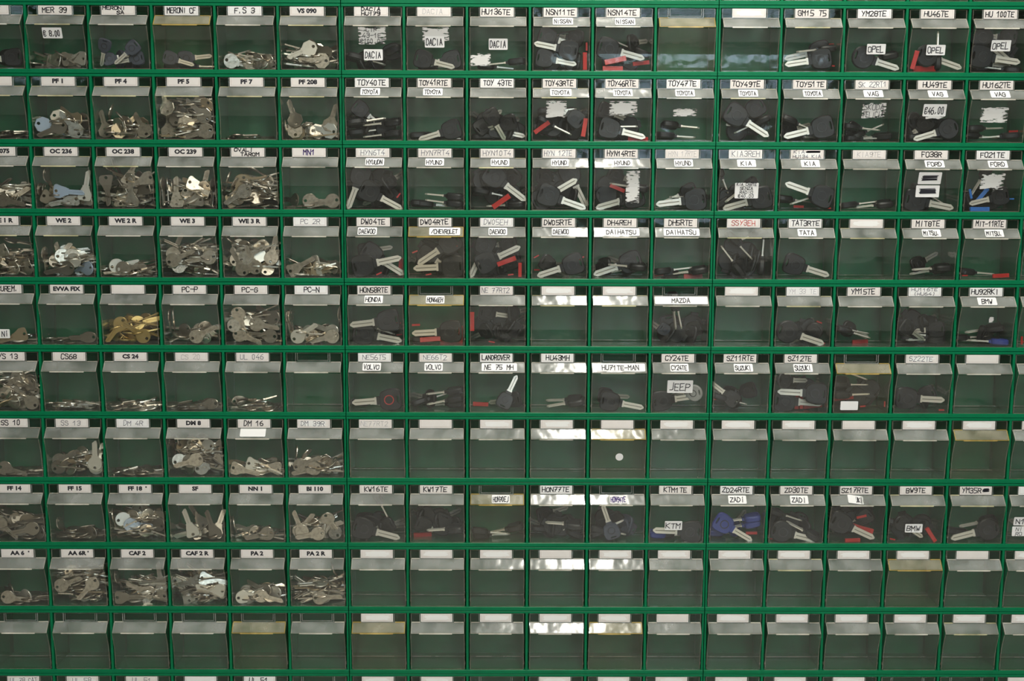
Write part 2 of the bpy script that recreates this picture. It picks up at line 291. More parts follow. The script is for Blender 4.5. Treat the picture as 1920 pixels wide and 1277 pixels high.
def card_mesh(spec, seed):
    """spec: p printed, h marker, f faint, q pale, r red, v purple, w whited-out, c clean"""
    st, _, txt = spec.partition(':'); b = MB(); r = random.Random(seed)
    x0, x1, z0, z1 = -28.5, 24.5, 84.3, 98.3; y = -.75
    if seed % 5 == 0: x0 -= 1; x1 -= .5
    b.box(x0, x1, y, y+.5, z0, z1, 0)
    Y = lambda z, d=.0: y-.12-d
    for a in ((x0+2, x1-2, z0+1.9, z0+2.3), (x0+2, x0+2.4, z0+2.3, z1-1), (x1-2.4, x1-2, z0+2.3, z1-1)):
        b.quad((a[0], y-.05, a[2]), (a[1], y-.05, a[2]), (a[1], y-.05, a[3]), (a[0], y-.05, a[3]), 3)
    ink = {'p': 0, 'h': 0, 'f': 1, 'r': 2, 'v': 3, 'q': 4}.get(st, 0)
    mats = [CARD, [INK, FAINT, RED, PURPLE, PALE][ink], WHITEOUT, BORDER, RED]
    if st in 'hfrvq' and r.random() < .3: mats[0] = CARDW
    if st == 'w' or st == 'f' and r.random() < .5:
        pts = []
        for i in range(26):
            a = i/26*2*math.pi; rr = 1+r.uniform(-.16, .12); sx = math.copysign(abs(math.cos(a))**.45, math.cos(a)); sz = math.copysign(abs(math.sin(a))**.6, math.sin(a))
            pts.append(((x0+x1)/2+r.uniform(-1, 1)+sx*20.5*rr, y-.08, (z0+z1)/2+sz*4.4*rr))
        n = len(b.v); b.v += pts; b.f.append(tuple(range(n, n+26))); b.m.append(2)
    if st == 'p':
        dot = txt.endswith("'"); t = txt.rstrip("'")
        vs, fs = printed(t, 6.6); n = len(b.v); xc = (x0+x1)/2; zc = (z0+z1)/2-2.6
        b.v += [(xc+vx, y-.12, zc+vz) for vx, vz in vs]; b.f += [tuple(i+n for i in f) for f in fs]; b.m += [1]*len(fs)
        if dot: xx = x1-8; b.box(xx-1.2, xx+1.2, y-.15, y-.1, z1-5.2, z1-2.8, 1)
    elif txt:
        lines = txt.split('|'); k = len(lines)
        for i, t in enumerate(lines):
            up_ = t.startswith('^'); t = t.lstrip('^'); cross = '#' in t; t2 = t.replace('#', ' ')
            hh = (7.9 if k == 1 else 4.9); w = min(46, len(t2)*(6.6 if k == 1 else 6.2)); xs_ = (x0+x1)/2-w/2+ (r.uniform(-1.5, 1.5) if k == 1 else (-6 if i == 0 and up_ else 4 if up_ else 0))
            zz = (z0+3.4) if k == 1 else (z1-5.8 if i == 0 else z0+1.2)
            strokes(t2, xs_, zz, hh, w, {'h': 1.35, 'v': 1.5, 'f': .85, 'q': .6, 'r': 1.0}.get(st, 1), b, 1, Yf=Y, seed=seed)
            if cross:
                j = t.index('#'); scribble(b, xs_+w*j/len(t), xs_+w*(t.rindex('#')+1)/len(t), zz+1, zz+hh-1, Y, seed)
    return b.mesh('label_card', mats)
def curved_patch(b, x0, x1, z0, z1, off, m, torn=0, seed=0, skew=0):
    r = random.Random(seed); n = max(2, int((z1-z0)/2.5)); rows = []
    zs = sorted(set([z0, z1] + ([z0+.9, z1-.9] if z1-z0 > 8 else []) + [z0+(z1-z0)*i/n for i in range(1, n)] + [z for z in (69.2, 83.2) if z0 < z < z1]))
    for i, z in enumerate(zs):
        ins = 1.0 if i in (0, len(zs)-1) and z1-z0 > 8 else 0; a = x0+ins; c = x1-ins; rows.append(((a, -P(z)-off, z+skew*a), (c, -P(z)-off, z+skew*c)))
    for (a, c), (d, e) in zip(rows, rows[1:]): b.quad(a, c, e, d, m)
def sticker_mesh(x, z, w, h, txt, torn, seed, ink=None, skew=0):
    b = MB(); x0, x1, z0, z1 = x-w/2, x+w/2, z-h/2, z+h/2
    if torn:
        curved_patch(b, x0, x1, z0, z1, .35, 2)
    else:
        curved_patch(b, x0, x1, z0, z1, .5, 0, skew=skew); curved_patch(b, x0, x1, z0, z1, .25, 0, skew=skew)
    Y = lambda zz: -P(zz)-.85
    lines = [t for t in txt.split('|') if t]; k = len(lines)
    for i, t in enumerate(lines):
        hh = h*(.56 if k == 1 else .74/k); zz = z1-(i+1)*h/k+(h*.2 if k == 1 else h*.06); ww = min(w*.86, len(t)*hh*.95)
        if '#' in t: scribble(b, x-w*.38, x+w*.38, z-h*.22, z+h*.22, Y, seed); continue
        strokes(t, x-ww/2, zz, hh, ww, 1.2 if k == 1 and h > 11 else .75, b, 1, Yf=Y, seed=seed, jit=.06)
    return b.mesh('sticker', [CARDW, ink or INK, TORN])

# ---- writing on the bins, rack by rack: column 0 left, 1 middle, 2 right; row 1 is the first full row
CARDS = {
(0,0):'p:|p:|p:|p:|p:|p:', 
(0,1):'q:...CF;h:MER 39;h:^MERONi~^SA;h:MERONi CF;h:F.S 3;p:VS 090',
(1,1):'h:DACIA~HU179;q:DACIA;h:HU136TE;h:NSN11TE;h:NSN14TE;n:',
(2,1):'w:;h:GM15 T5;h:YM28TE;h:HU46TE;h:HU 100TE;c:',
(0,2):'c:;p:PF 1;p:PF 4;p:PF 5;p:PF 7;p:PF 208',
(1,2):'h:TOY40TE;h:TOY41RTE;h:TOY 43TE;h:TOY43RTE;h:TOY46RTE;h:TOY47TE',
(2,2):'h:TOY49TE;h:TOY51TE;f:SK 22RT1;h:HU49TE;h:HU162TE;c:',
(0,3):'p:OC 075;p:OC 236;p:OC 238;p:OC 239;h:^OVALI~^TAROM;v:MN1',
(1,3):'f:HYN6T4;f:HYN7RT4;f:HYN10T4;f:HYN 12TE;h:HYN14RTE;q:HYN 17RTE',
(2,3):'f:KIA3REH;f:KIA####~HU134 KIA;q:KIA9TE;h:FO38R;h:FO21TE;c:',
(0,4):'p:WE 1 R;p:WE 2;p:WE 2 R;p:WE 3;p:WE 3 R;f:PC 2R',
(1,4):'h:DW04TE;h:DW04RTE;f:DW05EH;h:DW05RTE;h:DH4REH;h:DH5RTE',
(2,4):'r:SSY3EH;h:TAT3RTE;w:;h:MIT8TE;h:MIT-11RTE;c:',
(0,5):'h:SECUREM.;p:EVVA FIX;c:;h:PC-P;h:PC-G;h:PC-N',
(1,5):'h:HON58RTE;n:;f:NE 77RT2;w:;w:;n:',
(2,5):'w:;q:YM 33 TE;h:YM15TE;f:HU116TE~(HU64);h:HU92RKI;c:',
(0,6):'h:YS 13;h:CS68;p:CS 24;q:CS 20;f:UL 046;n:',
(1,6):'f:NE56T5;f:NE66T2;h:LANDROVER;h:HU43MH;n:;h:CY24TE',
(2,6):'h:SZ11RTE;h:SZ12TE;n:;f:SZ22TE;c:;n:',
(0,7):'h:SS 10;f:SS 13;f:DM 4R;p:DM 8;h:DM 16;f:DM 39R',
(1,7):'q:NE77RT2;c:;w:;w:;c:;w:', (2,7):'w:;w:;c:;w:;w:;w:',
(0,8):"p:FF 14;p:FF 15;p:FF 18';p:SF;p:NN 1;p:BI 110",
(1,8):'h:KW16TE;h:KW17TE;n:;h:HON77TE;n:;h:KTM1TE',
(2,8):'h:ZD24RTE;h:ZD30TE;h:SZ17RTE;h:BW9TE;h:YM35R##;h:NI',
(0,9):"p:AA 6';p:AA 6R';p:CAF 2;p:CAF 2 R;p:PA 2;p:PA 2 R",
(1,9):'w:;w:;w:;c:;w:;w:', (2,9):'w:;w:;w:;w:;c:;w:',
(0,10):'n:;n:;n:;n:;n:;n:', (1,10):'w:;w:;w:;w:;w:;c:', (2,10):'w:;w:;w:;w:;w:;w:',
(0,11):'f:UL 78 CAT;f:UL 58;f:UL 51;q:;h:UL 51;n:', (1,11):'w:;w:;n:;w:;w:;w:', (2,11):'w:;w:;w:;n:;n:;c:',
}
# second sticker on the grip: (col,row,bin): (text, x, width)
HS = {(1,1,3):('NISSAN',2,32),(1,1,4):('NISSAN',1,32),(1,2,0):('TOYOTA',-5,31),(1,2,1):('TOYOTA',-4,31),(1,2,3):('TOYOTA',0,34),(1,2,4):('TOYOTA',-1,31),(1,2,5):('TOYOTA',-1,31),
(2,2,0):('TOYOTA',-2,31),(2,2,1):('TOYOTA',2,31),(2,2,2):('VAG',-1,31),(2,2,3):('VAG',2,31),(2,2,4):('VAG',2,31),
(1,3,0):('HYUUDN',1,30),(1,3,1):('HYUND',-2,30),(1,3,2):('HYUND',3,30),(1,3,3):('HYUND',-1,28),(1,3,4):('HYUND',0,30),(1,3,5):('HYUND',-1,30),
(2,3,0):('KIA',-2,30),(2,3,1):('KIA',2,30),(2,3,3):('FORD',2,31),(2,3,4):('FORD',4,31),
(1,4,0):('DAEWOO',-12,31),(1,4,1):('/CHEVROLET',14,50),(1,4,2):('DAEWOO',0,30),(1,4,3):('DAEWOO',2,30),(1,4,4):('DAIHATSU',0,58),(1,4,5):('DAIHATSU',-2,58),
(2,4,1):('TATA',0,30),(2,4,3):('MiTSU.',2,30),(2,4,4):('MiTSU.',4,30),
(1,5,0):('HONDA',-3,30),(1,5,1):('HON66EH',-2,30),(1,5,5):('MAZDA',0,86),(2,5,4):('BMW',-2,31),
(1,6,0):('VOLVO',-7,30),(1,6,1):('VOLVO',-5,30),(1,6,2):('NE 75 MH',3,58),(1,6,4):('HU71TE-MAN',2,80),(1,6,5):('CY24TE',-1,30),
(2,6,0):('SUZUKI',2,31),(2,6,1):('SUZUKI',1,31),(0,7,4):('~',-3,42),
(1,8,2):('HON70EJ',6,30),(1,8,4):('HON94TE',1,29),(2,8,0):('ZADi',-2,30),(2,8,1):('ZADi',2,30),(2,8,2):('SUZUKI',-4,26)}
# stickers on the front pane: (col,row,bin,x,z,w,h,text,torn)
PS = [(0,1,1,-5,55,31,16,'€ 8,00',0),(1,1,0,-1,53,44,26,'Cip|43-1E|€100,00',1),(1,1,0,0,24,30,17,'DACIA',0),(1,1,1,1,55,42,22,'',1),(1,1,1,-1,44,31,17,'DACIA',0),
(1,1,2,0,41,30,17,'DACIA',0),(1,1,2,-28,17,32,19,'',1),(2,1,2,2,36,30,16,'OPEL',0),(2,1,3,-3,35,30,16,'OPEL',0),(2,1,4,0,42,31,17,'OPEL',0),
(2,2,2,1,50,38,24,'SKODA|FELICIA',1),(2,2,3,0,42,30,10,'',1),(2,2,3,-2,51,37,19,'€46,00',0),(2,2,4,-5,44,44,24,'',1),
(2,3,0,0,33,38,25,'KIA CARTE|SENZA|RADIO|€40,00',0),(2,3,3,-5,54,37,19,'#',0),(2,3,3,-6,33,38,19,'#',0),(2,3,4,-3,49,38,26,'',1),
(1,2,3,-7,50,33,26,'',1),(1,2,4,0,52,45,22,'',1),(1,2,5,0,46,38,12,'',1),(1,3,4,17,38,22,52,'',1),(1,6,5,1,45,42,22,'JEEP',0),(2,6,2,-19,13,29,15,'',0),
(2,5,4,7,46,8,11,'',1),(0,5,0,-8,18,20,15,'.Ni',0),(1,8,5,-5,31,29,16,'KTM',0),(2,8,3,-3,27,29,15,'BMW',0),(2,8,5,-24,40,24,15,'N1',0),(2,8,5,-25,22,24,17,'NI|RO',0)]
YEL = {(1,1,5):2,(1,5,3):1,(1,5,4):1,(1,5,1):2,(1,10,0):2,(1,10,4):2,(2,7,4):2,(0,10,4):2,(2,6,2):2,(0,1,3):2,(0,2,0):1,(0,2,4):1,(2,9,1):1,(2,9,3):2,(1,8,2):2,(1,4,1):2,(2,4,0):1,(2,4,2):1,(1,3,2):1,(0,2,1):1,(0,2,2):1,(0,2,3):1,(0,2,5):1,(0,1,1):1,(0,1,5):1,(0,3,1):1,(0,3,2):1,(0,4,0):1,(0,4,1):1,(2,1,1):1,(1,7,4):2,(2,2,0):1,(2,10,4):1,(1,2,3):1,(2,8,3):1,(2,8,4):1,(2,5,1):1,(1,11,3):1}
KEYS = """0 1 0:K 26 18 -173 0 0 0.90;K 10 19 176 24 8 0.84
0 1 1:s -8 15 172 23 0 1.00;sw 31 17 177 17 2 1.00;sd 32 14 -167 8 5 1.00;e -33 8 -5 59 0 1.00;e -11 6 10 46 9 1.00
0 1 2:Ks -27 38 -109 24 0 0.66;Ks 17 34 -139 0 0 0.70;Ks 22 18 -169 0 8 0.68;Ks -27 18 14 24 15 0.66
0 1 3:Ks -24 18 -16 0 0 0.71;Ks -1 18 6 0 8 0.77
0 1 4:r -27 14 -13 16 0 1.00;r 14 14 -176 16 2 1.00;r 30 14 -174 23 5 1.00;e -20 26 19 39 2 1.00;e 17 25 -4 0 11 1.00
0 1 5:ow -1 34 -156 0 0 1.00;o 18 15 178 0 2 1.00;od 22 27 140 24 5 1.00
0 2 0:e 19 12 3 47 0 1.00;e 13 8 3 49 9 1.00
0 2 1:ob -31 23 -21 19 0 1.00;o 22 14 131 2 0 1.00;od -5 20 -157 0 2 1.00;ow -7 35 -31 24 5 1.00;ot 19 31 145 24 7 1.00;od 31 30 -148 24 10 1.00
0 2 2:od -31 14 111 24 0 1.00;o 31 14 124 24 0 1.00;ot -11 14 44 24 2 1.00;e -27 38 -118 68 2 1.00;od -0 26 -145 24 5 1.00;e -2 29 -50 57 7 1.00
0 2 3:o -31 50 109 24 0 1.00;o -31 14 96 24 2 1.00;od -18 33 86 24 5 1.00;o 28 38 137 0 0 1.00;o 31 14 -164 0 0 1.00;ot -5 24 -13 24 7 1.00;ot 31 54 -132 24 10 1.00;e -8 9 -30 56 5 1.00
0 2 4:e -7 7 2 0 0 1.00;e -21 4 2 57 9 1.00;e 15 5 3 59 9 1.00
0 2 5:o -27 15 99 17 0 1.00;od -27 32 111 24 2 1.00;ow 29 15 169 13 0 1.00;o 29 25 75 24 2 1.00;e -42 12 -87 61 0 1.00;e 10 8 -9 51 2 1.00
0 3 0:r -1 14 -12 0 0 1.00;r 3 24 24 24 2 1.00;e 16 37 7 23 5 1.00;e 26 26 30 42 14 1.00;e 32 25 29 52 23 1.00;e 3 4 -8 66 2 1.00
0 3 1:sb -6 28 -4 0 0 1.00;sd -28 18 -25 24 0 1.00;s 11 14 -168 0 2 1.00;sw 32 24 80 4 2 1.00;sw 32 14 -167 24 5 1.00;e -42 19 -91 49 0 1.00;e -38 19 -94 49 9 1.00;e -28 44 -82 70 0 1.00
0 3 2:sd -32 43 -86 0 0 1.00;s -12 14 99 24 0 1.00;s 7 14 92 0 2 1.00;s 32 48 -159 0 5 1.00;sd -17 35 -144 36 7 1.00;s 2 49 73 24 7 1.00;e -30 63 -59 61 2 1.00;e -23 65 -74 58 11 1.00
0 3 3:s -20 14 90 0 0 1.00;s 12 14 -170 0 2 1.00;s -1 27 -29 24 5 1.00;s 20 28 81 24 7 1.00;e -42 28 -89 0 0 1.00;e -37 28 -89 6 9 1.00;e -31 25 -89 37 18 1.00;e 36 27 -95 0 7 1.00;e 41 29 -93 0 16 1.00
0 3 4:r -10 29 -147 0 0 1.00;e -40 42 -115 67 0 1.00;e -31 32 -120 45 0 1.00;e 30 24 -23 61 0 1.00;e 11 59 -31 64 0 1.00;st -32 14 18 24 9 1.00
0 3 5:r -5 14 -3 13 0 1.00;r 32 14 -168 0 2 1.00;rd -30 14 174 53 0 1.00
0 4 0:r 11 14 -162 24 0 1.00;r 32 14 -163 20 2 1.00;s -4 42 -155 24 0 1.00;e 24 43 0 42 2 1.00;e 19 57 -16 58 0 1.00
0 4 1:rd -1 14 -168 0 0 1.00;rb 30 14 -174 24 2 1.00;rw 10 27 -149 0 2 1.00;r 6 34 -5 13 5 1.00;r -14 22 110 24 5 1.00;r -22 25 55 24 7 1.00;e -39 26 -92 30 2 1.00
0 4 2:r -10 14 8 0 0 1.00;rw -22 18 11 17 2 1.00;e -36 10 0 70 5 1.00;e -36 13 0 70 14 1.00;e 33 26 5 62 2 1.00
0 4 3:r 31 33 -169 0 0 1.00;r -28 28 25 0 0 1.00;r -21 18 16 24 2 1.00;r -29 38 71 24 2 1.00;e 1 52 33 42 0 1.00;e -1 30 26 60 5 1.00
0 4 4:r 5 17 113 0 0 1.00;r -16 14 118 0 0 1.00;r -11 32 32 0 2 1.00;r 31 32 80 19 0 1.00;r 23 14 61 24 2 1.00;e -29 56 -34 55 0 1.00;e -34 21 -12 59 2 1.00
0 4 5:st -12 14 -173 37 0 1.00;st 8 14 -8 21 2 1.00;s -32 14 29 0 2 1.00;sw -1 24 -165 24 5 1.00;s 30 18 158 24 7 1.00
0 5 0:st 18 15 -163 0 0 1.00;e 36 13 -5 70 2 1.00;e 36 8 -15 70 11 1.00
0 5 1:vd 30 12 -177 0 0 1.00;e -27 8 -3 63 0 1.00;e -12 4 2 46 9 1.00
0 5 2:ry 19 14 146 0 0 1.00;ry -18 34 -128 0 2 1.00;ry -2 14 -165 24 5 1.00;ry -26 14 130 47 7 1.00;ey 1 27 -46 61 7 1.00
0 5 3:rd -13 23 -147 23 0 1.00;r 6 14 26 0 0 1.00;r 19 28 -42 30 2 1.00;e -39 38 -97 54 0 1.00;e -35 38 -96 54 9 1.00
0 5 4:r -23 53 -77 24 0 1.00;r -32 32 23 11 2 1.00;r -24 16 -20 0 5 1.00;r 26 14 174 0 7 1.00;r 4 34 -10 0 5 1.00;rd 32 45 150 24 0 1.00;r -5 14 -174 24 10 1.00
0 5 5:rw -28 14 33 0 0 1.00;r -7 15 -12 24 2 1.00;r 28 14 -166 0 5 1.00;rw 27 21 164 24 7 1.00;e -43 35 -87 42 0 1.00;e -40 35 -89 42 9 1.00;e 39 42 -93 50 10 1.00
0 6 0:r 2 14 -168 22 0 1.00;r 32 14 137 0 0 1.00;r 10 57 -138 0 2 1.00;r 32 46 -136 24 2 1.00;e 31 42 -41 44 5 1.00;e -13 50 26 63 0 1.00
0 6 1:e 21 13 -13 19 0 1.00;e -30 10 -4 55 0 1.00;e -20 4 4 35 9 1.00;e 21 5 4 7 18 1.00
0 6 2:e -23 11 5 43 0 1.00;e -15 5 5 6 0 1.00;e 10 7 24 60 9 1.00
0 6 3:v 27 12 -170 14 0 1.00;vd 21 12 -164 24 2 1.00;e -31 10 6 56 0 1.00;e -29 3 2 54 9 1.00
0 6 4:e 14 18 13 32 0 1.00;e -9 11 1 0 9 1.00;e -3 7 2 0 18 1.00;e 13 3 0 54 27 1.00;v -33 12 -2 18 27 1.00
0 7 0:r -18 14 -16 0 0 1.00;e 17 4 -2 0 2 1.00;e 29 7 -3 50 11 1.00
0 7 1:rw 32 22 89 0 0 1.00;rw 32 19 76 24 2 1.00;rw 32 14 161 24 5 1.00;rw 31 14 157 0 7 1.00;rd -32 14 27 0 10 1.00;r -31 25 26 0 12 1.00;r -5 28 -21 24 14 1.00;e 11 16 35 51 17 1.00
0 7 2:e -21 8 14 27 0 1.00;e 1 7 -10 45 9 1.00;e -6 3 -2 45 18 1.00;e 27 8 -16 57 0 1.00
0 7 3:r 0 29 -163 0 0 1.00;r -30 26 17 24 2 1.00;r -14 14 -172 40 5 1.00;r 7 14 10 23 2 1.00;s 32 23 88 24 5 1.00;e -43 50 -92 60 0 1.00;e -33 50 -92 60 0 1.00;e -10 52 27 50 0 1.00;e 8 45 5 0 9 1.00
0 7 4:s -32 14 -14 0 0 1.00;sw -7 21 -17 16 2 1.00;s 29 14 170 0 5 1.00
0 7 5:r -28 20 22 0 0 1.00;r -5 14 -166 0 2 1.00;e -37 29 -101 26 5 1.00;e -27 26 -127 22 14 1.00;e 26 14 -8 58 0 1.00
0 8 0:rd 24 22 -168 0 0 1.00;rd 32 14 -175 24 2 1.00;r -32 29 -42 0 5 1.00;e -10 47 -19 55 0 1.00
0 8 1:e -32 19 -76 65 0 1.00;rd 20 14 -177 24 0 1.00;e -1 8 -2 35 2 1.00;e -5 16 1 50 11 1.00
0 8 2:rb -13 28 -9 24 0 1.00;rw -27 37 12 24 2 1.00;r 11 17 -22 29 2 1.00;rd 32 27 157 24 5 1.00;rw 13 42 -8 41 7 1.00;r 32 38 152 24 10 1.00;e -43 34 -92 53 0 1.00
0 8 3:sw -11 19 109 0 0 1.00;s 4 32 131 24 2 1.00;sd 26 17 108 0 0 1.00;sd 29 16 73 24 2 1.00;sw -8 16 -162 11 5 1.00
0 8 4:r 15 14 -167 0 0 1.00;r -6 14 -13 24 2 1.00;e -42 20 -91 67 0 1.00
0 8 5:r 0 14 -169 0 0 1.00;r 17 41 -63 22 0 1.00;r 28 14 138 24 2 1.00;r -27 17 111 0 2 1.00;r -32 18 50 0 5 1.00;r -8 29 -139 24 7 1.00
0 9 0:r -23 14 -8 0 0 1.00;rw 5 14 -173 24 2 1.00;rd -22 21 -165 53 5 1.00
0 9 1:r -32 35 21 0 0 1.00;r 20 38 -132 0 0 1.00;e -5 25 12 43 2 1.00
0 9 2:sd -32 14 2 0 0 1.00;s 11 23 157 0 2 1.00;s 32 14 -173 13 5 1.00;s 32 33 104 24 7 1.00;e -39 38 -83 60 0 1.00;e -11 29 3 58 5 1.00
0 9 3:sw 31 27 169 0 0 1.00;s 31 24 170 0 2 1.00;s 31 22 174 0 5 1.00;e -31 56 -66 70 0 1.00;e 12 53 -65 70 0 1.00
0 9 4:rw -29 14 8 12 0 1.00;r 2 16 -13 0 2 1.00;rw 25 19 171 24 5 1.00;r 7 22 160 24 7 1.00
0 9 5:r 1 14 3 0 0 1.00;e 25 51 -78 60 0 1.00;rd -7 27 -169 24 2 1.00
1 1 0:E 21 27 -159 0 0 1.15;E -20 18 -13 0 14 1.14;K 27 32 -166 0 28 0.84
1 1 1:K -20 18 -14 0 0 0.93;K 25 18 -169 0 8 0.95
1 1 2:E 20 14 -174 0 0 1.06;E 8 8 -5 36 14 0.84
1 1 3:K -26 20 -10 0 0 0.93;K 12 33 169 0 0 1.01;K -22 54 -16 0 8 0.94;K 24 53 172 24 15 0.84;R 38 16 -89 0 0 0.88;R 41 39 -89 0 5 0.41
1 1 4:K -25 36 -15 0 0 1.09;R -13 17 12 0 0 1.13;R -17 4 0 0 0 1.05;R 29 14 7 0 8 0.87;K 15 46 13 53 0 0.84;E 27 38 157 24 8 0.84
1 2 0:E -24 31 9 0 0 1.15;E 24 28 -174 0 0 1.08;E -14 16 7 0 14 1.07;E 25 9 -173 29 0 1.09;K -24 51 -39 11 28 0.84
1 2 1:K 25 18 -163 0 0 1.00;E -22 10 4 24 8 0.84;E -7 8 -172 36 22 0.84
1 2 2:K -11 39 -59 24 0 0.84;K 17 30 -163 18 8 0.84;K -27 23 41 24 15 0.84;K -2 18 -12 0 22 0.84;E -33 8 2 24 30 0.84;E 8 8 0 36 34 0.84;K 27 18 151 0 34 0.95
1 2 3:R -30 22 36 0 0 0.94;R 39 22 81 0 0 0.95;K 25 36 146 0 5 0.89;E -10 24 -25 0 5 0.86;E -5 50 4 24 12 0.84;K -25 24 -22 24 19 0.84
1 2 4:K -21 21 -14 0 0 1.08;K -27 49 -20 24 8 0.84;R 26 4 -1 0 8 1.06;E -5 24 1 5 8 0.84;E -8 15 2 11 22 0.84
1 2 5:E -6 25 -5 0 0 0.84;E -12 9 -3 0 0 0.89;E -31 9 -5 0 14 0.89
1 3 0:K -8 29 -28 0 0 1.07;K -23 55 -111 0 0 1.04;K 23 45 35 53 0 0.84;K 16 26 -154 24 8 0.84;R 39 23 52 0 0 0.30
1 3 1:E 23 23 175 0 0 1.14;E 23 12 173 0 0 1.15;E -23 9 -3 9 14 0.84
1 3 2:K -6 54 -37 0 0 1.15;R 5 14 35 0 0 1.07;E -11 27 -12 0 8 0.97;E 21 8 -176 0 5 1.12;K 24 54 -133 24 22 0.84;E -27 30 4 8 29 0.84
1 3 3:K -18 24 -19 0 0 1.15;K -27 18 30 0 8 1.15;K 17 59 -63 0 15 1.07;K -25 54 -7 24 22 0.84
1 3 4:E 16 39 171 0 0 0.99;R -6 36 -22 0 14 0.83;K 21 21 -164 0 14 1.14;K -10 59 -24 24 14 0.84
1 3 5:K 20 18 -173 0 0 1.15;E 12 22 180 0 8 1.01;K 12 31 -155 0 22 0.84
1 4 0:K -20 20 12 0 0 1.15;K -7 38 -32 0 8 1.13;R 40 17 85 0 15 0.95;R 6 7 25 0 0 0.31;K -17 43 7 24 15 0.84
1 4 1:K 22 58 -146 0 0 1.15;K 26 19 -177 0 0 1.15;K -17 38 -32 0 8 0.91;R -36 42 21 0 15 0.30;R -13 6 10 0 0 0.30;R 37 54 21 0 8 0.30
1 4 2:K -19 26 25 0 0 1.10;K -21 54 -114 0 8 1.05;R 14 28 20 0 0 1.03;R 36 14 -90 0 0 0.75;K 21 26 -158 24 8 0.84;K 18 56 -173 22 15 0.84;R 21 6 8 0 0 0.30
1 4 3:K 23 23 -162 0 0 1.11;K -19 24 -32 23 8 0.84;R -37 35 27 0 15 0.30;R 37 33 35 0 8 0.30;R -36 13 0 0 15 0.30
1 4 4:E 18 20 176 0 0 1.11;K 18 26 -161 0 14 1.15;E 28 13 -168 24 22 0.84
1 4 5:E -27 14 7 0 0 0.96;E 21 11 -171 6 0 1.03;R -29 7 7 0 14 0.92;R 21 4 3 0 14 1.00
1 5 0:K 21 41 -173 0 0 1.15;K -21 18 -11 0 8 1.15;E 8 25 -19 30 15 0.84;R 36 36 0 0 8 0.30;R -36 8 0 0 15 0.30;R 36 14 7 0 29 0.30
1 5 1:K 23 23 -177 0 0 1.15;R 39 17 -90 0 8 0.95;R 23 3 0 0 12 1.19;R -34 34 2 0 0 0.43;R -11 10 4 0 0 1.08;E -18 8 4 24 18 0.84
1 5 2:K -19 23 -147 47 0 0.84;K -19 54 -10 24 0 0.84;K 25 53 5 53 8 0.84;K 27 25 154 24 15 0.84;K 9 18 12 36 22 0.84;R -42 40 -90 0 0 1.00;R -10 5 -11 0 8 0.33
1 5 5:E -10 72 -82 0 0 1.15;E -3 62 -77 0 0 0.99;Ks -25 26 -32 24 14 0.66;K 27 26 -158 24 22 0.84;R 31 34 0 0 29 0.32
1 6 0:K 23 20 -175 0 0 1.15;E -23 8 -7 24 8 0.84
1 6 1:E 21 32 -172 0 0 0.98;E 24 17 -167 0 0 1.15;E -18 17 17 0 14 1.08;E 27 8 -174 29 14 1.05
1 6 2:R -28 13 -3 0 0 0.82;K 12 18 64 13 0 0.84;K 27 18 -169 24 8 0.84
1 6 3:E 20 11 -169 40 0 1.12;E 20 16 -178 0 14 1.12
1 6 4:K -14 18 -11 0 0 1.03;K -21 26 -8 24 8 0.84
1 6 5:Dg 26 32 -167 24 0 0.84;K -27 18 8 0 8 1.07;E -38 8 31 0 15 1.15;E -35 8 22 16 29 0.84
1 8 0:K -25 22 -15 0 0 1.15;K 15 25 -155 24 8 0.84;E 5 86 -65 0 0 0.88
1 8 1:E 30 19 -175 0 0 0.86;K -26 25 -20 24 14 0.84;K 27 22 -164 24 22 0.84;R -27 4 3 0 29 0.99;E 24 12 -167 24 34 0.84
1 8 2:E -30 14 -7 0 0 1.15;E 23 15 -166 23 14 1.14
1 8 3:E 19 29 177 0 0 1.12;E 19 13 160 0 14 0.98;E -27 12 -7 0 28 1.14;K -21 39 10 24 28 0.84
1 8 4:Ks -8 18 109 0 0 0.87;E -18 19 24 0 8 1.15;Ks 25 18 151 14 22 0.66;E -38 12 -12 24 8 0.84
1 8 5:K 25 18 178 0 0 1.15;Ec -25 8 -4 24 8 0.84
2 1 1:K 17 21 -171 0 0 1.05;E 12 37 -174 0 8 0.98;K 19 36 -167 0 22 1.04;R 36 46 4 0 29 0.39;R 36 11 -3 0 8 0.30
2 1 2:D -16 24 -17 0 0 1.10;E 22 25 -169 0 8 0.99
2 1 3:D -14 27 -19 0 0 1.08;R -34 20 -103 0 0 0.95;R -16 7 1 0 5 1.20;E 6 32 89 24 0 0.84
2 1 4:K -27 26 -8 0 0 1.15;K -25 58 -39 0 8 1.15;K 20 58 176 24 15 0.84;E 26 8 174 0 8 1.15;K -17 18 -6 0 22 0.84
2 2 0:K -18 43 -32 0 0 1.15;K 15 55 -149 0 8 0.98;E 12 28 -155 0 8 1.06;K 25 28 -157 24 22 0.84
2 2 1:K 23 24 -166 0 0 1.15;E -22 29 -20 24 8 0.84;E 5 8 1 30 8 0.84;K -27 20 14 24 22 0.84
2 2 2:E -24 23 -6 0 0 0.97;K -23 20 -25 24 14 0.84;E 24 10 -175 6 22 0.84;E 5 18 23 21 14 0.84;R -23 5 1 0 34 1.15;R 36 5 0 0 34 0.30
2 2 3:D 26 22 -163 0 0 1.04;K -8 31 -138 24 8 0.84;D -24 36 17 24 15 0.84;E -7 8 -2 0 8 0.89
2 2 4:E -23 23 2 0 0 1.15;E 15 11 -176 21 0 0.84;E -19 11 -5 0 14 1.15;R 36 19 2 0 14 0.49
2 3 0:K 27 21 -164 0 0 1.15;E -4 32 -141 0 8 0.87;E -28 23 36 24 22 0.84;K -27 23 -28 24 34 0.84;E -38 52 -67 24 34 0.84
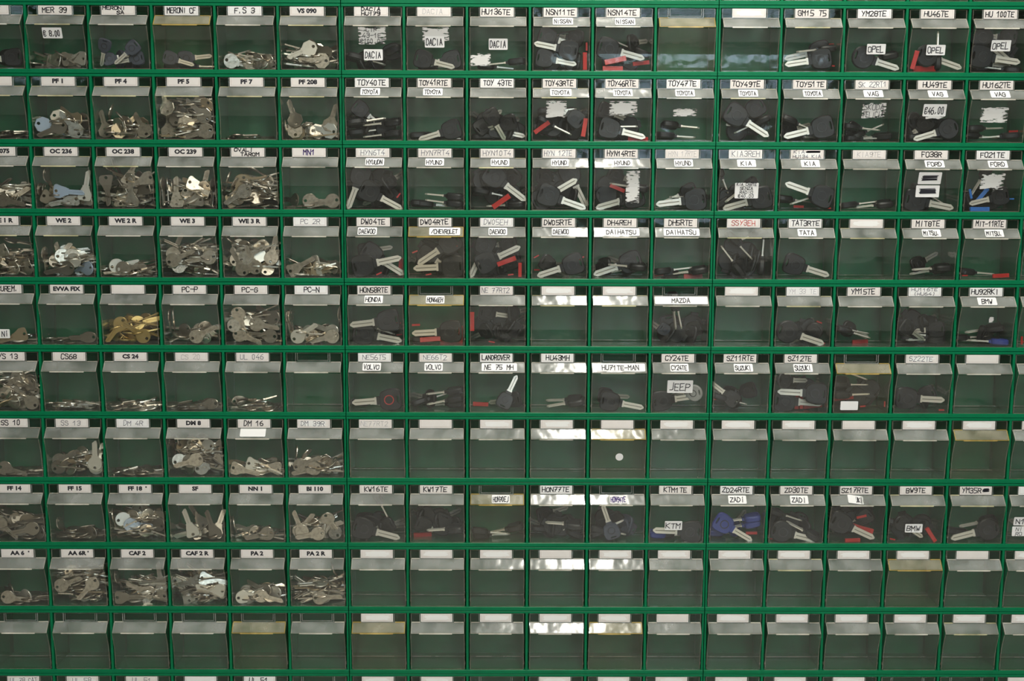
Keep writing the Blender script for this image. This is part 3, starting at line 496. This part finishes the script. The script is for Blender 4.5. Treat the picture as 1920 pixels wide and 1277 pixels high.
2 3 1:K 26 24 161 0 0 1.15;E 8 21 -161 0 8 0.94;E -24 17 -6 24 22 0.84;R -7 7 -2 0 22 0.55;R 36 5 0 0 0 0.30
2 3 2:E -25 12 7 0 0 1.05;E 23 10 -173 0 0 1.10
2 3 3:K -22 18 -11 0 0 1.15;E 17 19 -30 47 8 0.84
2 3 4:K 15 25 -166 0 0 0.91;B -34 29 -75 0 0 0.50;B -12 27 -127 0 8 0.89;B -17 4 0 0 0 1.02;B 36 21 0 0 8 0.30;E -10 52 -119 22 8 0.84;K -27 18 -10 24 22 0.84
2 4 0:E -4 54 -46 0 0 1.08;K -1 19 21 24 14 0.84;E 38 33 86 0 22 0.89;E 38 68 -156 24 34 0.84;E -22 27 128 36 0 0.84
2 4 1:K -16 24 -17 0 0 1.09
2 4 3:E 19 18 -175 0 0 1.12;E 19 12 -169 0 14 0.98;K -3 23 25 24 28 0.84
2 4 4:R -36 7 0 0 0 0.30;R 23 7 3 0 0 0.87;E -19 11 -5 24 5 0.84
2 5 1:D -23 24 -18 0 0 1.15;D 24 25 -148 24 8 0.84;R 36 4 0 0 8 0.30;R 31 39 -21 0 15 0.30
2 5 2:E -14 22 -17 0 0 1.10;E -22 24 -10 0 14 1.03;K -15 25 -22 24 28 0.84;R 6 4 2 0 34 0.86
2 5 3:K -27 32 -33 24 0 0.84;K 26 27 -173 24 8 0.84;E 38 16 173 0 15 0.97;E 25 9 -178 0 15 0.99
2 5 4:Ec 34 8 178 0 0 1.07;E 3 8 -179 17 14 0.84;E -13 12 1 24 28 0.84;E 13 25 -170 24 34 0.84
2 5 5:R -37 11 -87 0 0 0.44;R -32 8 0 0 5 0.30
2 6 0:K -11 22 143 24 0 0.84;R -36 22 16 0 8 0.30;E -22 18 -15 0 8 1.05;K 20 33 -162 24 22 0.84
2 6 1:K 27 32 177 0 0 1.15;K -23 18 -4 0 8 1.15;R -2 18 -88 0 15 0.92;R 6 17 -88 0 15 0.83;R 27 8 5 0 20 1.00;D -27 55 -5 24 0 0.84
2 6 2:E -28 64 -20 0 0 1.15;E -32 44 -1 0 14 1.15;E -32 29 1 0 0 1.15;R -24 23 7 0 14 1.07;R 5 11 5 0 0 0.30;R 41 15 -88 0 0 0.30
2 6 3:K -23 25 -3 0 0 1.15;K 15 31 -155 24 8 0.84;R 36 5 0 0 0 0.30
2 8 0:Kc -21 32 -31 0 0 1.03;Ec 22 36 -170 24 8 0.84;Ec 22 25 -165 24 8 0.84;R 28 14 0 0 8 0.62;Ec -16 8 -4 24 22 0.84
2 8 1:D -23 18 -14 0 0 1.14;E 33 12 153 0 0 0.99;E -26 42 -19 0 14 1.14;D -26 36 141 53 28 0.84;R -36 4 0 0 8 0.30
2 8 2:K -24 34 -25 0 0 1.15;R 15 22 -17 0 8 1.20;R -3 4 1 0 0 0.83;R 9 46 12 0 0 0.54;K 20 42 -140 24 12 0.84;E -4 22 -155 16 20 0.84
2 8 3:D -22 34 -34 8 0 0.84;E -18 20 -25 23 8 0.84;R 28 14 -56 0 0 0.91;R -36 6 -13 0 0 0.30
2 8 4:D 25 23 -165 0 0 1.15;E 25 30 -167 0 8 1.15;E -16 11 -7 0 22 0.97
2 8 5:E -22 23 162 53 0 0.84"""
# piles: heights of the heap at left, middle and right (mm), number of keys behind the front ones, material
PILES = """0 1 1:10 22 28 10 d;0 1 4:12 20 20 16;0 1 5:35 38 42 22;0 2 0:12 10 8 6 d;0 2 1:35 32 30 16;0 2 2:34 30 26 16;0 2 3:60 66 62 28;0 2 5:40 15 36 12;
0 3 0:45 40 40 26;0 3 1:38 18 38 16;0 3 2:30 48 52 34;0 3 3:48 42 48 22;0 3 4:44 52 50 36;0 3 5:10 6 5 2 d;0 4 0:44 38 30 24;0 4 1:40 42 38 24;0 4 2:14 14 22 16;0 4 3:46 56 52 32;0 4 4:56 55 56 30;0 4 5:20 24 20 16;
0 5 0:8 8 16 5;0 5 1:8 7 5 4 d;0 5 2:28 40 46 26 y;0 5 3:28 22 34 14;0 5 4:44 56 52 18;0 5 5:32 22 26 8;0 6 0:58 58 48 24;0 6 1:9 13 7 14;0 6 2:9 10 8 14;0 6 3:9 7 8 14 d;0 6 4:9 9 6 8;
0 7 0:6 8 7 10 d;0 7 1:24 36 38 18;0 7 2:5 9 8 14 d;0 7 3:54 58 48 32;0 7 4:16 18 18 10;0 7 5:24 26 20 16;0 8 0:44 38 30 28 d;0 8 1:9 14 10 16 d;0 8 2:42 48 48 30;0 8 3:15 20 18 6 d;0 8 4:18 14 12 8;0 8 5:44 30 42 14;
0 9 0:10 12 18 12 d;0 9 1:55 60 55 36;0 9 2:34 34 46 28;0 9 3:40 48 44 40;0 9 4:16 25 18 16;0 9 5:30 40 36 30"""
BLACKPILES = {(0,1,2):(25,3,'s'),(0,1,3):(10,2,'s'),(1,1,0):(30,3,''),(1,1,1):(20,1,''),(1,1,3):(60,3,''),(1,1,4):(40,2,''),(1,2,0):(40,2,''),(1,2,1):(15,1,''),(1,2,2):(40,4,''),(1,2,3):(50,3,''),(1,2,4):(40,2,''),
(1,3,0):(60,3,''),(1,3,1):(20,1,''),(1,3,2):(60,3,''),(1,3,3):(58,3,''),(1,3,4):(50,3,''),(1,3,5):(26,1,''),(1,4,0):(40,2,''),(1,4,1):(55,2,''),(1,4,2):(58,2,''),(1,4,3):(30,1,''),(1,4,4):(28,2,''),(1,4,5):(12,1,''),
(1,5,0):(30,2,''),(1,5,1):(18,2,''),(1,5,2):(56,2,''),(1,5,5):(40,3,''),(1,6,1):(24,1,''),(2,1,3):(25,2,''),(2,1,4):(60,2,''),(2,2,0):(40,1,''),(2,2,1):(30,1,''),(2,2,2):(16,1,''),(2,2,3):(35,2,''),(2,3,0):(35,1,''),(2,3,3):(24,2,''),(2,3,4):(35,2,''),
(2,4,0):(60,5,''),(2,5,1):(35,1,''),(2,5,3):(50,3,''),(2,5,4):(26,2,''),(2,6,0):(32,2,''),(2,6,1):(55,2,''),(2,6,2):(52,2,''),(2,6,3):(30,2,''),(2,8,0):(26,1,'c'),(2,8,1):(40,1,''),(2,8,2):(50,2,''),(2,8,3):(38,2,''),(2,8,4):(22,1,''),(2,8,5):(24,2,''),
(1,8,0):(36,3,''),(1,8,1):(50,3,''),(1,8,2):(14,1,''),(1,8,3):(36,2,''),(1,8,4):(46,2,'s'),(1,8,5):(12,1,'')}

# ================================================================== keys
def ring(n, fx, fz, fn): return [fn(2*math.pi*i/n) for i in range(n)]
def plate(b, outer, hole, t, ch=.5, m=0, mh=0):
    """flat plate in XZ with a hole; outer, hole: equal-length loops of (x,z); thickness along Y"""
    cx = sum(p[0] for p in outer)/len(outer); cz = sum(p[1] for p in outer)/len(outer)
    inn = [(x+(cx-x)*ch/max(1, math.hypot(x-cx, z-cz)), z+(cz-z)*ch/max(1, math.hypot(x-cx, z-cz))) for x, z in outer]
    h = t/2; L = [[(x, -h, z) for x, z in hole], [(x, -h, z) for x, z in inn], [(x, -h+ch, z) for x, z in outer], [(x, h-ch, z) for x, z in outer], [(x, h, z) for x, z in inn], [(x, h, z) for x, z in hole]]
    b.loops(L, m)
def bow_outline(kind, n=24):
    o = []
    for i in range(n):
        a = 2*math.pi*i/n+(math.radians(7.5) if kind == 'o' else 0)
        if kind == 'r': r = 12.0; x, z = r*math.cos(a), r*math.sin(a)
        elif kind == 'o':
            seg = math.pi/4; aa = (a+seg/2) % seg - seg/2; r = 12.2/math.cos(aa); x, z = r*math.cos(a), r*math.sin(a)
        elif kind == 'v': x, z = 13*math.cos(a), 9.5*math.sin(a)
        else:
            x = math.copysign(abs(math.cos(a))**.42, math.cos(a))*11.5; z = math.copysign(abs(math.sin(a))**.42, math.sin(a))*(11.5 if x < 0 else 9.0+(-x)*.2)
        o.append((x, z))
    return o
def key_parts(kind):
    """one flat key blank: bow with hole, collar, grooved blade along +X; thickness along Y"""
    b = MB(); out = bow_outline(kind); hx = -7.0 if kind != 'v' else -8; n = len(out)
    hole = [(hx+2.6*math.cos(2*math.pi*i/n+(.13 if kind == 'o' else 0)), 2.6*math.sin(2*math.pi*i/n+(.13 if kind == 'o' else 0))) for i in range(n)]
    plate(b, out, hole, 2.3)
    x0 = 10.2; xe = 38.5 if kind != 'v' else 32
    b.box(x0-1.5, x0+3, -1.3, 1.3, -5.6, 5.6)
    prof = [(-1.15, -3.9), (-1.15, -1.6), (-.55, -1.2), (-.55, .3), (-1.15, .7), (-1.15, 3.9), (1.15, 3.9), (1.15, 1.4), (.5, 1.0), (.5, -.5), (1.15, -.9), (1.15, -3.9)]
    def sec(x, s=1, dz=0): return [(x, y, z*s+dz) for y, z in prof]
    k = len(prof); nn = len(b.v); b.loops([sec(x0+2.5), sec(xe-3.5), sec(xe, .35, -1.6)], close=False)
    b.f.append(tuple(nn+2*k+i for i in range(k))); b.m.append(0)
    if kind != 'v':                                   # stamped panel on the bow
        for s in (-1, 1): b.box(-1.8, 5.2, s*1.15-.12, s*1.15+.12, -4.2, 4.2); 
    return b
def car_head(kind):
    b = MB(); n = 28; o = []
    for i in range(n):
        a = 2*math.pi*i/n; c, s = math.cos(a), math.sin(a)
        if kind == 'D': x, z = 16.5*c, 16.5*s
        else: x = math.copysign(abs(c)**.5, c)*16; z = math.copysign(abs(s)**.5, s)*(16 - (1.8 if x > 0 else 0)*x/16*1.6)
        o.append((x, z))
    hole = [(-11+1.7*math.cos(2*math.pi*i/n), 6.0*math.sin(2*math.pi*i/n)) for i in range(n)]
    plate(b, o, hole, 11.5 if kind == 'E' else 6.6, ch=2.6 if kind == 'E' else 1.6)
    b.box(13, 20, -2.6, 2.6, -6, 6)
    return b
def car_emblem():
    b = MB(); n = 20
    for s in (-1, 1):
        y = s*3.3; L = [[((r)*math.cos(2*math.pi*i/n)+2, y+d*s, (r)*math.sin(2*math.pi*i/n)) for i in range(n)] for r, d in ((7.2, 0), (7.0, .5), (6.0, .5), (5.8, 0))]
        b.loops(L, close=False)
    return b
def car_blade():
    b = MB(); prof = [(-1.2, -4.3), (-1.2, -.9), (-.5, -.7), (-.5, .7), (-1.2, .9), (-1.2, 4.3), (1.2, 4.3), (1.2, .9), (.5, .7), (.5, -.7), (1.2, -.9), (1.2, -4.3)]
    def sec(x, s=1): return [(x, y, z*s) for y, z in prof]
    k = len(prof); nn = len(b.v); b.loops([sec(19.8), sec(51), sec(55.5, .25)], close=False); b.f.append(tuple(nn+2*k+i for i in range(k))); b.m.append(0)
    b.box(19, 23, -1.7, 1.7, -5.2, 5.2)
    b.quad((21, -.56, -.6), (52, -.56, -.6), (52, -.56, .6), (21, -.56, .6), 1); b.quad((21, .56, -.6), (52, .56, -.6), (52, .56, .6), (21, .56, .6), 1)
    return b
def clip_mb():
    b = MB(); b.box(-15, 15, -1.5, 1.5, -3.4, 3.4); b.box(-15, 15, -2.1, 2.1, 2.2, 3.5); b.box(-15, 15, -2.1, 2.1, -3.5, -2.2); b.box(-15.4, -11.5, -2.3, 2.3, -3.6, 3.6); b.box(11.5, 15.4, -2.3, 2.3, -3.6, 3.6); b.box(-6, 4, -2.0, 2.0, -1, 1)
    return b
COLM = {'': STEEL, 'w': BRIGHT, 'd': DULL, 'b': BLUEM, 't': TAN, 'y': BRASS}
COLN = {'': 'silver', 'w': 'bright silver', 'd': 'dull grey', 'b': 'bluish', 't': 'tan', 'y': 'brass'}
_mk = {}
def key_mesh(kind, col):
    if kind == 'e': kind = 'r'
    if (kind, col) not in _mk: _mk[(kind, col)] = key_parts(kind).mesh('key', [COLM[col]])
    return _mk[(kind, col)]
HEADM = {'': BLACK, 's': SLATE, 'c': BLUEP, 'g': GREYP}; HEADN = {'': 'black', 's': 'slate grey', 'c': 'navy blue', 'g': 'pale grey'}
HEADS = {(k, c): car_head(k).mesh('head', [HEADM[c]], smooth=True) for k in 'KDE' for c in HEADM}
EMBL = car_emblem().mesh('emblem', [EMB]); EMBR = car_emblem().mesh('emblem_red', [REDP]); BLD = car_blade().mesh('blade', [BLADE, GROOVE])
CLIP = {'R': clip_mb().mesh('clip', [REDP]), 'B': clip_mb().mesh('clip', [CYAN])}

# ================================================================== names for the labels
ORD = ['cut', 'first', 'second', 'third', 'fourth', 'fifth', 'sixth', 'seventh', 'eighth', 'ninth', 'tenth', 'bottom']
COLW = ['left', 'middle', 'right']; NTH = ['first', 'second', 'third', 'fourth', 'fifth', 'sixth']
BR = {'TOY': '', 'KIA': '', 'HON': '', 'KTM': ''}
def code_of(c, r, i):
    cell = CARDS.get((c, r)); 
    if not cell or ';' not in cell: return None
    st, _, t = cell.split(';')[i].partition(':')
    t = t.replace('^', '').replace('~', ' ').replace('|', ' ')
    if '#' in t or not t or '...' in t: 
        return {'YM35R##': 'YM35R'}.get(t)
    if t in ('DACIA', 'LANDROVER', 'MERONi CF', 'OVALI TAROM', 'SECUREM.', 'EVVA FIX', 'MERONi SA', 'DACIA HU179', 'NI') or (c, r, i) in ((0,11,2),(0,11,4)):
        return {'MERONi CF': '~CF', 'OVALI TAROM': 'OVALI', 'EVVA FIX': '~FIX', 'MERONi SA': '~SA', 'DACIA HU179': '~HU179'}.get(t)
    for k in BR:
        if t.startswith(k): return '~'+t[len(k):].strip()
    return t
def mk(cd): return ('ending ' if cd[0] == '~' else 'marked ')+cd.strip('~').replace(' ', '').replace("'", '')
def short(c, r, i):
    cd = code_of(c, r, i)
    if cd: return 'the bin ' + mk(cd)
    return '%s bin, %s row, %s racks' % (NTH[i], ORD[r], COLW[c]) if r not in (0, 11) else 'bin'
# ================================================================== build racks, bins
def rack_meshes():
    b = MB(); w = 300.0-.7; H = RH-.55
    b.box(-w, w, 78, 81, 0, H)                                      # back
    b.box(-w, w, 0, 78, 0, 6.6); b.box(-w, w, 0, 78, H-4.4, H)       # floor and roof
    b.box(-w, -w+2.9, 0, 78, 6.6, H-4.4); b.box(w-2.9, w, 0, 78, 6.6, H-4.4)
    b.prism_x([(0, 6.6), (-.5, 6.6), (-1.3, 5.6), (-1.3, .3), (0, 0)], -w, w)       # bottom front rail with its bead
    b.prism_x([(0, H-4.4), (-1.0, H-4.1), (-1.0, H-.8), (-.4, H), (0, H)], -w, w)
    d = MB(); d.box(-1.4, 1.4, .2, 77, 6.7, RH-5.1); d.box(-1.9, 1.9, -.9, 1.2, 6.2, RH-4.6)
    return b.mesh('bin_rack', [GREEN]), d.mesh('divider', [GREEN])
RACK, DIV = rack_meshes()
# small offsets of single racks, as they hang in the photo (mm: x, z, tilt)
OFF = {}
recs = {}
for ln in KEYS.strip().splitlines():
    h, _, rest = ln.partition(':'); c, r, i = map(int, h.split()); recs[(c, r, i)] = [x.split() for x in rest.split(';')]
piles = {}
for x in PILES.replace('\n', '').split(';'):
    h, _, rest = x.partition(':'); c, r, i = map(int, h.split()); f = rest.split(); piles[(c, r, i)] = (float(f[0]), float(f[1]), float(f[2]), int(f[3]), f[4] if len(f) > 4 else '')
def fill_phrase(k):
    rc = recs.get(k); 
    if not rc: return 'empty'
    n = len(rc)+(piles[k][3] if k in piles else 0)+(BLACKPILES[k][1] if k in BLACKPILES else 0)
    ks = [x[0][0] for x in rc]
    if any(q in 'rosve' for q in ks):
        kind = max('rosv', key=lambda q: ks.count(q)); sh = {'r': 'round', 'o': 'octagonal', 's': 'square-headed', 'v': 'small'}[kind]
        am = 'a few' if n < 10 else 'full of' if max(piles.get(k, (0,))[:3] if k in piles else [0]) > 45 else 'some'
        if k in ((0,1,2), (0,1,3)): return 'with black keys'
        return '%s %s %s keys' % (am, sh, 'brass' if k == (0,5,2) else 'silver')
    red = any(q == 'R' for q in ks)
    return ('black car keys and red clips' if red else 'black car keys') if k != (2,8,0) else 'navy blue keys'
for c in range(3):
    for r in range(0, 12):
        ox, oz, tl = OFF.get((c, r), (0, 0, 0))
        X = (-600+600*c+ox)*MM; Zb = Z0-r*RH*MM+oz*MM
        first = [code_of(c, r, i) for i in range(6)]; fc = [q for q in first if q]
        row = {0: 'row cut off by the top edge', 11: 'row cut off by the bottom edge'}.get(r, ORD[r]+' full row from the top')
        lab = 'green six-bin rack in the %s column, %s' % (COLW[c], row)
        rk = link('bin_rack', RACK, loc=(X, 0, Zb), label=lab, cat='rack', group='green racks of the %s column' % COLW[c])
        for i in range(5): link('divider', DIV, rk, loc=((-200+100*i)*MM, 0, 0))
        cells = CARDS[(c, r)].split(';') if (c, r) in CARDS and ';' in CARDS[(c, r)] else ['n:']*6
        for i in range(6):
            k = (c, r, i); y = YEL.get(k, 0); spec = cells[i].replace('~', '|'); cd = code_of(c, r, i); st = spec[0]
            jx = rnd.uniform(-.3, .3)+{0: 1.0, 5: -1.0}.get(i, 0)
            look = 'yellowed' if y == 2 else 'clear'
            if cd: 
                lab = '%s tilt bin with card %s, %s' % (look, mk(cd), fill_phrase(k))
                if (c, r) == (0, 11) : lab += ', bottom edge'
            else:
                hs = {'w': 'whited-out card', 'c': 'blank card', 'n': 'no card', 'q': 'faded card', 'f': 'faded card'}.get(st, 'written card')
                lab = '%s bin, %s, %s, %s in %s' % (look, hs, fill_phrase(k), NTH[i], {0: 'top edge row', 11: 'bottom edge row'}.get(r, ORD[r]+' row')) + ', %s racks' % COLW[c]
                if r in (0,): lab = 'clear bin cut by the top edge, %s in its %s rack' % (NTH[i], COLW[c])
            if len(lab.replace('-', ' ').split()) > 16: lab = lab.replace(' and red clips', '').replace(' black car keys', ' car keys')
            tb = link('tilt_bin', TUB[y == 2], loc=(X+(-250+100*i+jx)*MM, 0, Zb+6.7*MM), label=lab, cat='bin', group='bins of the %s racks' % COLW[c])
            gp = link('grip', HOOD[y], tb)
            hd = link('label_holder', HOLD, tb)
            seed = c*1000+r*10+i
            if st != 'n': link('label_card', card_mesh(spec, seed), hd)
            if k in HS:
                t, hx, hw = HS[k]; ink = PURPLE if k == (1,8,4) else None
                hh = 14 if k == (0,7,4) else 11.5
                s = link('grip_sticker', sticker_mesh(hx, 76.8 if hh < 12 else 78.5, hw, hh, t.replace('~', ''), 0, seed+3, ink, skew=-.12 if k == (2,8,2) else 0), gp); s['label'] = 'white paper sticker on the grip'
            for j, q in enumerate(PS):
                if q[:3] == k: s = link('pane_sticker', sticker_mesh(*q[3:7], q[7], q[8], seed+j), tb); s['label'] = 'torn white label' if q[8] else 'white sticker with writing' if q[7] else 'blank white sticker'
            if k == (1,7,4):
                b = MB(); n = 20; b.v = [(2+6.4*math.cos(2*math.pi*q/n), -P(37+6.4*math.sin(2*math.pi*q/n))-.5, 37+6.4*math.sin(2*math.pi*q/n)) for q in range(n)]; b.f = [tuple(range(n))]; b.m = [0]
                link('round_sticker', b.mesh('round_sticker', [CARDW]), tb)['label'] = 'round white dot'
# ================================================================== keys in the bins
DIRW = ['right', 'upper right', 'up', 'upper left', 'left', 'lower left', 'down', 'lower right']
def dirw(a): return DIRW[int(((a % 360)+22.5)//45) % 8]
def spot(x, z): return ('left' if x < -14 else 'right' if x > 14 else 'middle') , ('low' if z < 17 else 'high' if z > 42 else 'mid-height')
pend = []          # (object, bin, base phrase, x, z, angle, y)
def base(k): c, r, i = k; return Vector(((-600+600*c-250+100*i)*MM, 0, Z0-r*RH*MM+6.7*MM))
def place(o, k, x, y, z, ang, tilt, roll=0, s=1):
    # X axis: in-plane direction tilted back by tilt, roll about the long axis
    M = Matrix.Rotation(-math.radians(ang), 4, 'Y') @ Matrix.Rotation(math.radians(tilt), 4, 'Z') @ Matrix.Rotation(math.radians(roll), 4, 'X') @ Matrix.Diagonal((s, s, s, 1)) 
    o.matrix_world = Matrix.Translation(base(k)+Vector((x, y, z))*MM) @ M
def new_flat(k, kind, col, x, y, z, ang, tilt, roll, sc=1):
    o = link('key_blank', key_mesh(kind, col)); place(o, k, x, y, z, ang, tilt, roll, sc)
    shape = {'r': 'round-headed', 'o': 'octagonal', 's': 'square-headed', 'v': 'oval-headed', 'e': 'edge-on'}[kind]
    o['category'] = 'key'; pend.append((o, k, '%s %s key' % (shape, COLN[col]), x, z, ang, y)); return o
def new_car(k, kind, col, x, y, z, ang, tilt, roll, sc=1):
    o = link('car_key', None); o.empty_display_size = .01; place(o, k, x, y, z, ang, tilt, roll, sc)
    hk = kind
    link('head', HEADS[(hk, col)], o); link('blade', BLD, o)
    if roll < 40: link('emblem', EMBR if k == (1, 6, 0) else EMBL, o)
    o['category'] = 'car key'
    pend.append((o, k, '%s%s car key' % ('round ' if kind == 'D' else '', HEADN[col])+(' on edge' if roll > 40 else ''), x, z, ang, y)); return o
def surf(z): return -P(z)+1.4 if z < 64 else 3.0
def ysafe(z, ang, tilt, back, fwd, half):
    sa, ct, st_ = math.sin(math.radians(ang)), math.cos(math.radians(tilt)), math.sin(math.radians(tilt))
    return max(surf(max(0, min(98, z+t*sa*ct)))+half-t*st_ for t in [-back+(fwd+back)*q/8 for q in range(9)])
for k, rc in recs.items():
    for f in rc:
        kind, col = f[0][0], f[0][1:]; x, z, ang, tilt, y, sc = map(float, f[1:])
        if kind in 'rosv':
            rl = rnd.uniform(-7, 7); new_flat(k, kind, col, x, min(44, y+ysafe(z, ang, tilt, 12, 39, 2.4)), z, ang, tilt, rl, 1)
        elif kind == 'e':
            a = math.radians(ang); ct = math.cos(math.radians(tilt*.6)); zz = max(4, z-13*math.sin(a)*ct)
            new_flat(k, 'e', col, x-13*math.cos(a)*ct, min(40, y+ysafe(zz, ang, tilt*.6, 12, 37, 11)-3), zz, ang, tilt*.6, rnd.choice((-1, 1))*rnd.uniform(72, 88), .93)
        elif kind in 'KD': new_car(k, kind, col, x, min(44, y+ysafe(z, ang, tilt, 16*sc, 55*sc, 4.2*sc+1.5)), z, ang, tilt, rnd.uniform(-5, 5), sc)
        elif kind == 'E':
            a = math.radians(ang); x -= 17*math.cos(a); z -= 17*math.sin(a); lo, hi = min(0, 50*math.sin(a))-14*abs(math.sin(a))-4, max(0, 50*math.sin(a))+14*abs(math.sin(a))+4
            z = min(max(z, -lo), 92-hi) if hi-lo < 88 else 14; xl, xh = min(0, 50*math.cos(a))-14*abs(math.cos(a)), max(0, 50*math.cos(a))+14*abs(math.cos(a))
            x = min(max(x, -43.5-xl), 43.5-xh)
            new_car(k, 'E', col, x, min(38, y+ysafe(z, ang, 4, 14, 50, 13.5)), z, ang, 4, rnd.uniform(78, 92), .88)
        else:
            o = link('plastic_clip', CLIP[kind]); z = max(4, z); y = y+ysafe(z, ang, 4, 15*sc, 15*sc, 3.2); place(o, k, x, y, z, ang, 4, rnd.uniform(-12, 12), sc); o['category'] = 'clip'
            pend.append((o, k, ('blue' if kind == 'B' else 'red')+' plastic clip', x, z, ang, y))
# ---- heaps behind: the nearest few of every bin are keys of their own, the rest one heap
heap = MB(); budget = 300 - sum(1 for p in pend if p[0].name.startswith('key_blank'))
order = []
for k, (hl, hm, hr, n, col) in piles.items():
    L = []; n = int(n*1.7)
    for j in range(n):
        y = 10+35*(j/max(1, n-1)); x = rnd.uniform(-27, 27); u = (x+40)/80
        top = hl+(hm-hl)*u*2 if u < .5 else hm+(hr-hm)*(u-.5)*2
        z = 3+rnd.random()**.8*max(1, top-5)
        if rnd.random() < .72 or top < 16: kind = 'e'; ang = rnd.gauss(0, 14)*(1 if top > 14 else .3)+(180 if rnd.random() < .5 else 0); roll = rnd.uniform(70, 95); tilt = rnd.uniform(-12, 22)
        else: kind = {'o': 'o', 's': 's'}.get(max('rosv', key=lambda q: [w[0][0] for w in recs.get(k, [['r']])].count(q)), 'r'); z = max(12, z); room = max(0, min(1, (top+4-z)/38)); ang = math.degrees(math.asin(rnd.uniform(-min(1, (z-4)/40), room))); ang = ang if rnd.random() < .5 else 180-ang; roll = rnd.uniform(-30, 30); tilt = rnd.uniform(0, 35)
        a = math.radians(ang); ct = math.cos(math.radians(tilt))
        ex = x+36*math.cos(a)*ct
        if abs(ex) > 43: x -= math.copysign(abs(ex)-43, ex); x = max(-32, min(32, x))
        ez = z+36*math.sin(a)
        if ez < 3: z += 3-ez
        cc = col or rnd.choice(['', '', '', 'd', 'w', 't' if rnd.random() < .4 else ''])
        L.append((k, kind, cc, x, min(y, 44-abs(math.sin(math.radians(tilt)))*20), z, ang, tilt, roll))
    order.append(L)
depth = 0; rest = []
for L in order:
    pass
j = 0
while any(j < len(L) for L in order):
    for L in order:
        if j < len(L):
            if budget > 0: new_flat(*L[j]); budget -= 1
            else: rest.append(L[j])
    j += 1
mats = [STEEL, DULL, BRIGHT, TAN, BRASS]; mi = {'': 0, 'd': 1, 'w': 2, 't': 3, 'y': 4, 'b': 2}
_kp = {q: key_parts(q) for q in 'rosv'}
for (k, kind, cc, x, y, z, ang, tilt, roll) in rest:
    src = _kp['r' if kind == 'e' else kind]; M = Matrix.Translation(base(k)*1000+Vector((x, y, z))) @ Matrix.Rotation(-math.radians(ang), 4, 'Y') @ Matrix.Rotation(math.radians(tilt), 4, 'Z') @ Matrix.Rotation(math.radians(roll), 4, 'X')
    n = len(heap.v); heap.v += [tuple(M @ Vector(v)) for v in src.v]; heap.f += [tuple(i+n for i in f) for f in src.f]; heap.m += [mi[cc]]*len(src.f)
link('loose_keys', heap.mesh('loose_keys', mats), label='silver and brass keys heaped behind the front ones in the left racks', cat='keys', kind='stuff')
for k, (h, n, col) in BLACKPILES.items():
    for j in range(n):
        x = rnd.uniform(-24, 24); z = max(6, rnd.uniform(.25, .85)*h); y = 30+rnd.uniform(0, 12)
        if h < 24: new_car(k, 'E', col, x*.6-14, y-2, 6+rnd.uniform(0, h-10 if h > 12 else 1), rnd.uniform(-6, 6), 5, rnd.uniform(78, 90), .9)
        else: new_car(k, 'K' if rnd.random() < .7 else 'D', col, x, y, max(17.5, z), rnd.choice((0, 180, 20, 160))+rnd.uniform(-15, 15) if x*1 < 99 else 0, 50, rnd.uniform(-10, 10), .95)
dark = MB(); HB = {q: car_head(q) for q in 'KD'}; BB = car_blade()
for k, (h, n, col) in BLACKPILES.items():
    if h < 33 or col == 'c': continue
    for j in range(8 if h > 48 else 4):
        x = rnd.uniform(-26, 26); z = rnd.uniform(17, max(18, h-6)); M = Matrix.Translation(base(k)*1000+Vector((x, rnd.uniform(38, 48)-10+z*.06, z))) @ Matrix.Rotation(rnd.uniform(0, 6.28), 4, 'Y') @ Matrix.Rotation(rnd.uniform(-.15, .15), 4, 'X')
        src = HB[rnd.choice('KD')]; n0 = len(dark.v); dark.v += [tuple(M @ Vector(v)) for v in src.v]; dark.f += [tuple(i+n0 for i in f) for f in src.f]; dark.m += [0]*len(src.f)
link('loose_key_heads', dark.mesh('loose_key_heads', [BLACK], smooth=True), label='black car key heads heaped at the back of the bins in the middle and right racks', cat='car keys', kind='stuff')
# ---- labels: look first, then where in its bin, then where it points
def words(s): return len(s.split())
def lab1(p): o, k, ph, x, z, ang, y = p; h, v = spot(x, z); return '%s in %s' % (ph, short(*k))
def lab2(p): o, k, ph, x, z, ang, y = p; h, v = spot(x, z); return '%s, %s %s, in %s' % (ph, v, h, short(*k))
def lab3(p): o, k, ph, x, z, ang, y = p; h, v = spot(x, z); return '%s pointing %s, %s %s, %s' % (ph, dirw(ang), v, h, short(*k))
def lab4(p, w): o, k, ph, x, z, ang, y = p; h, v = spot(x, z); return '%s pointing %s, %s %s, %s, %s' % (ph, dirw(ang), v, h, w, short(*k))
left = pend[:]; final = {}
for fn in (lab1, lab2, lab3):
    cnt = {}
    for p in left: cnt.setdefault(fn(p), []).append(p)
    nxt = []
    for l, ps in cnt.items():
        if len(ps) == 1: final[ps[0][0].name] = l
        else: nxt += ps
    left = nxt
cnt = {}
for p in left: cnt.setdefault(lab3(p), []).append(p)
for l, ps in cnt.items():
    ps.sort(key=lambda p: p[6])
    for q, p in enumerate(ps):
        w = 'in front' if q == 0 else 'behind' if q == len(ps)-1 and len(ps) < 4 and q < 2 else 'second from the pane' if q == 1 else 'buried'
        final[p[0].name] = lab4(p, w)
for p in pend:
    o, k = p[0], p[1]; l = final[o.name]
    if len(l.split()) > 16: l = l.replace('car key', 'key')
    if len(l.split()) > 16: l = l.replace(', in front', ', front').replace('second from the pane', 'second in')
    if len(l.split()) > 16: l = l.replace(' on edge', '')
    o['label'] = ' '.join(l.split()[:16]); o['group'] = '%s in %s' % ('clips' if o.name.startswith('plastic') else 'keys', short(*k))
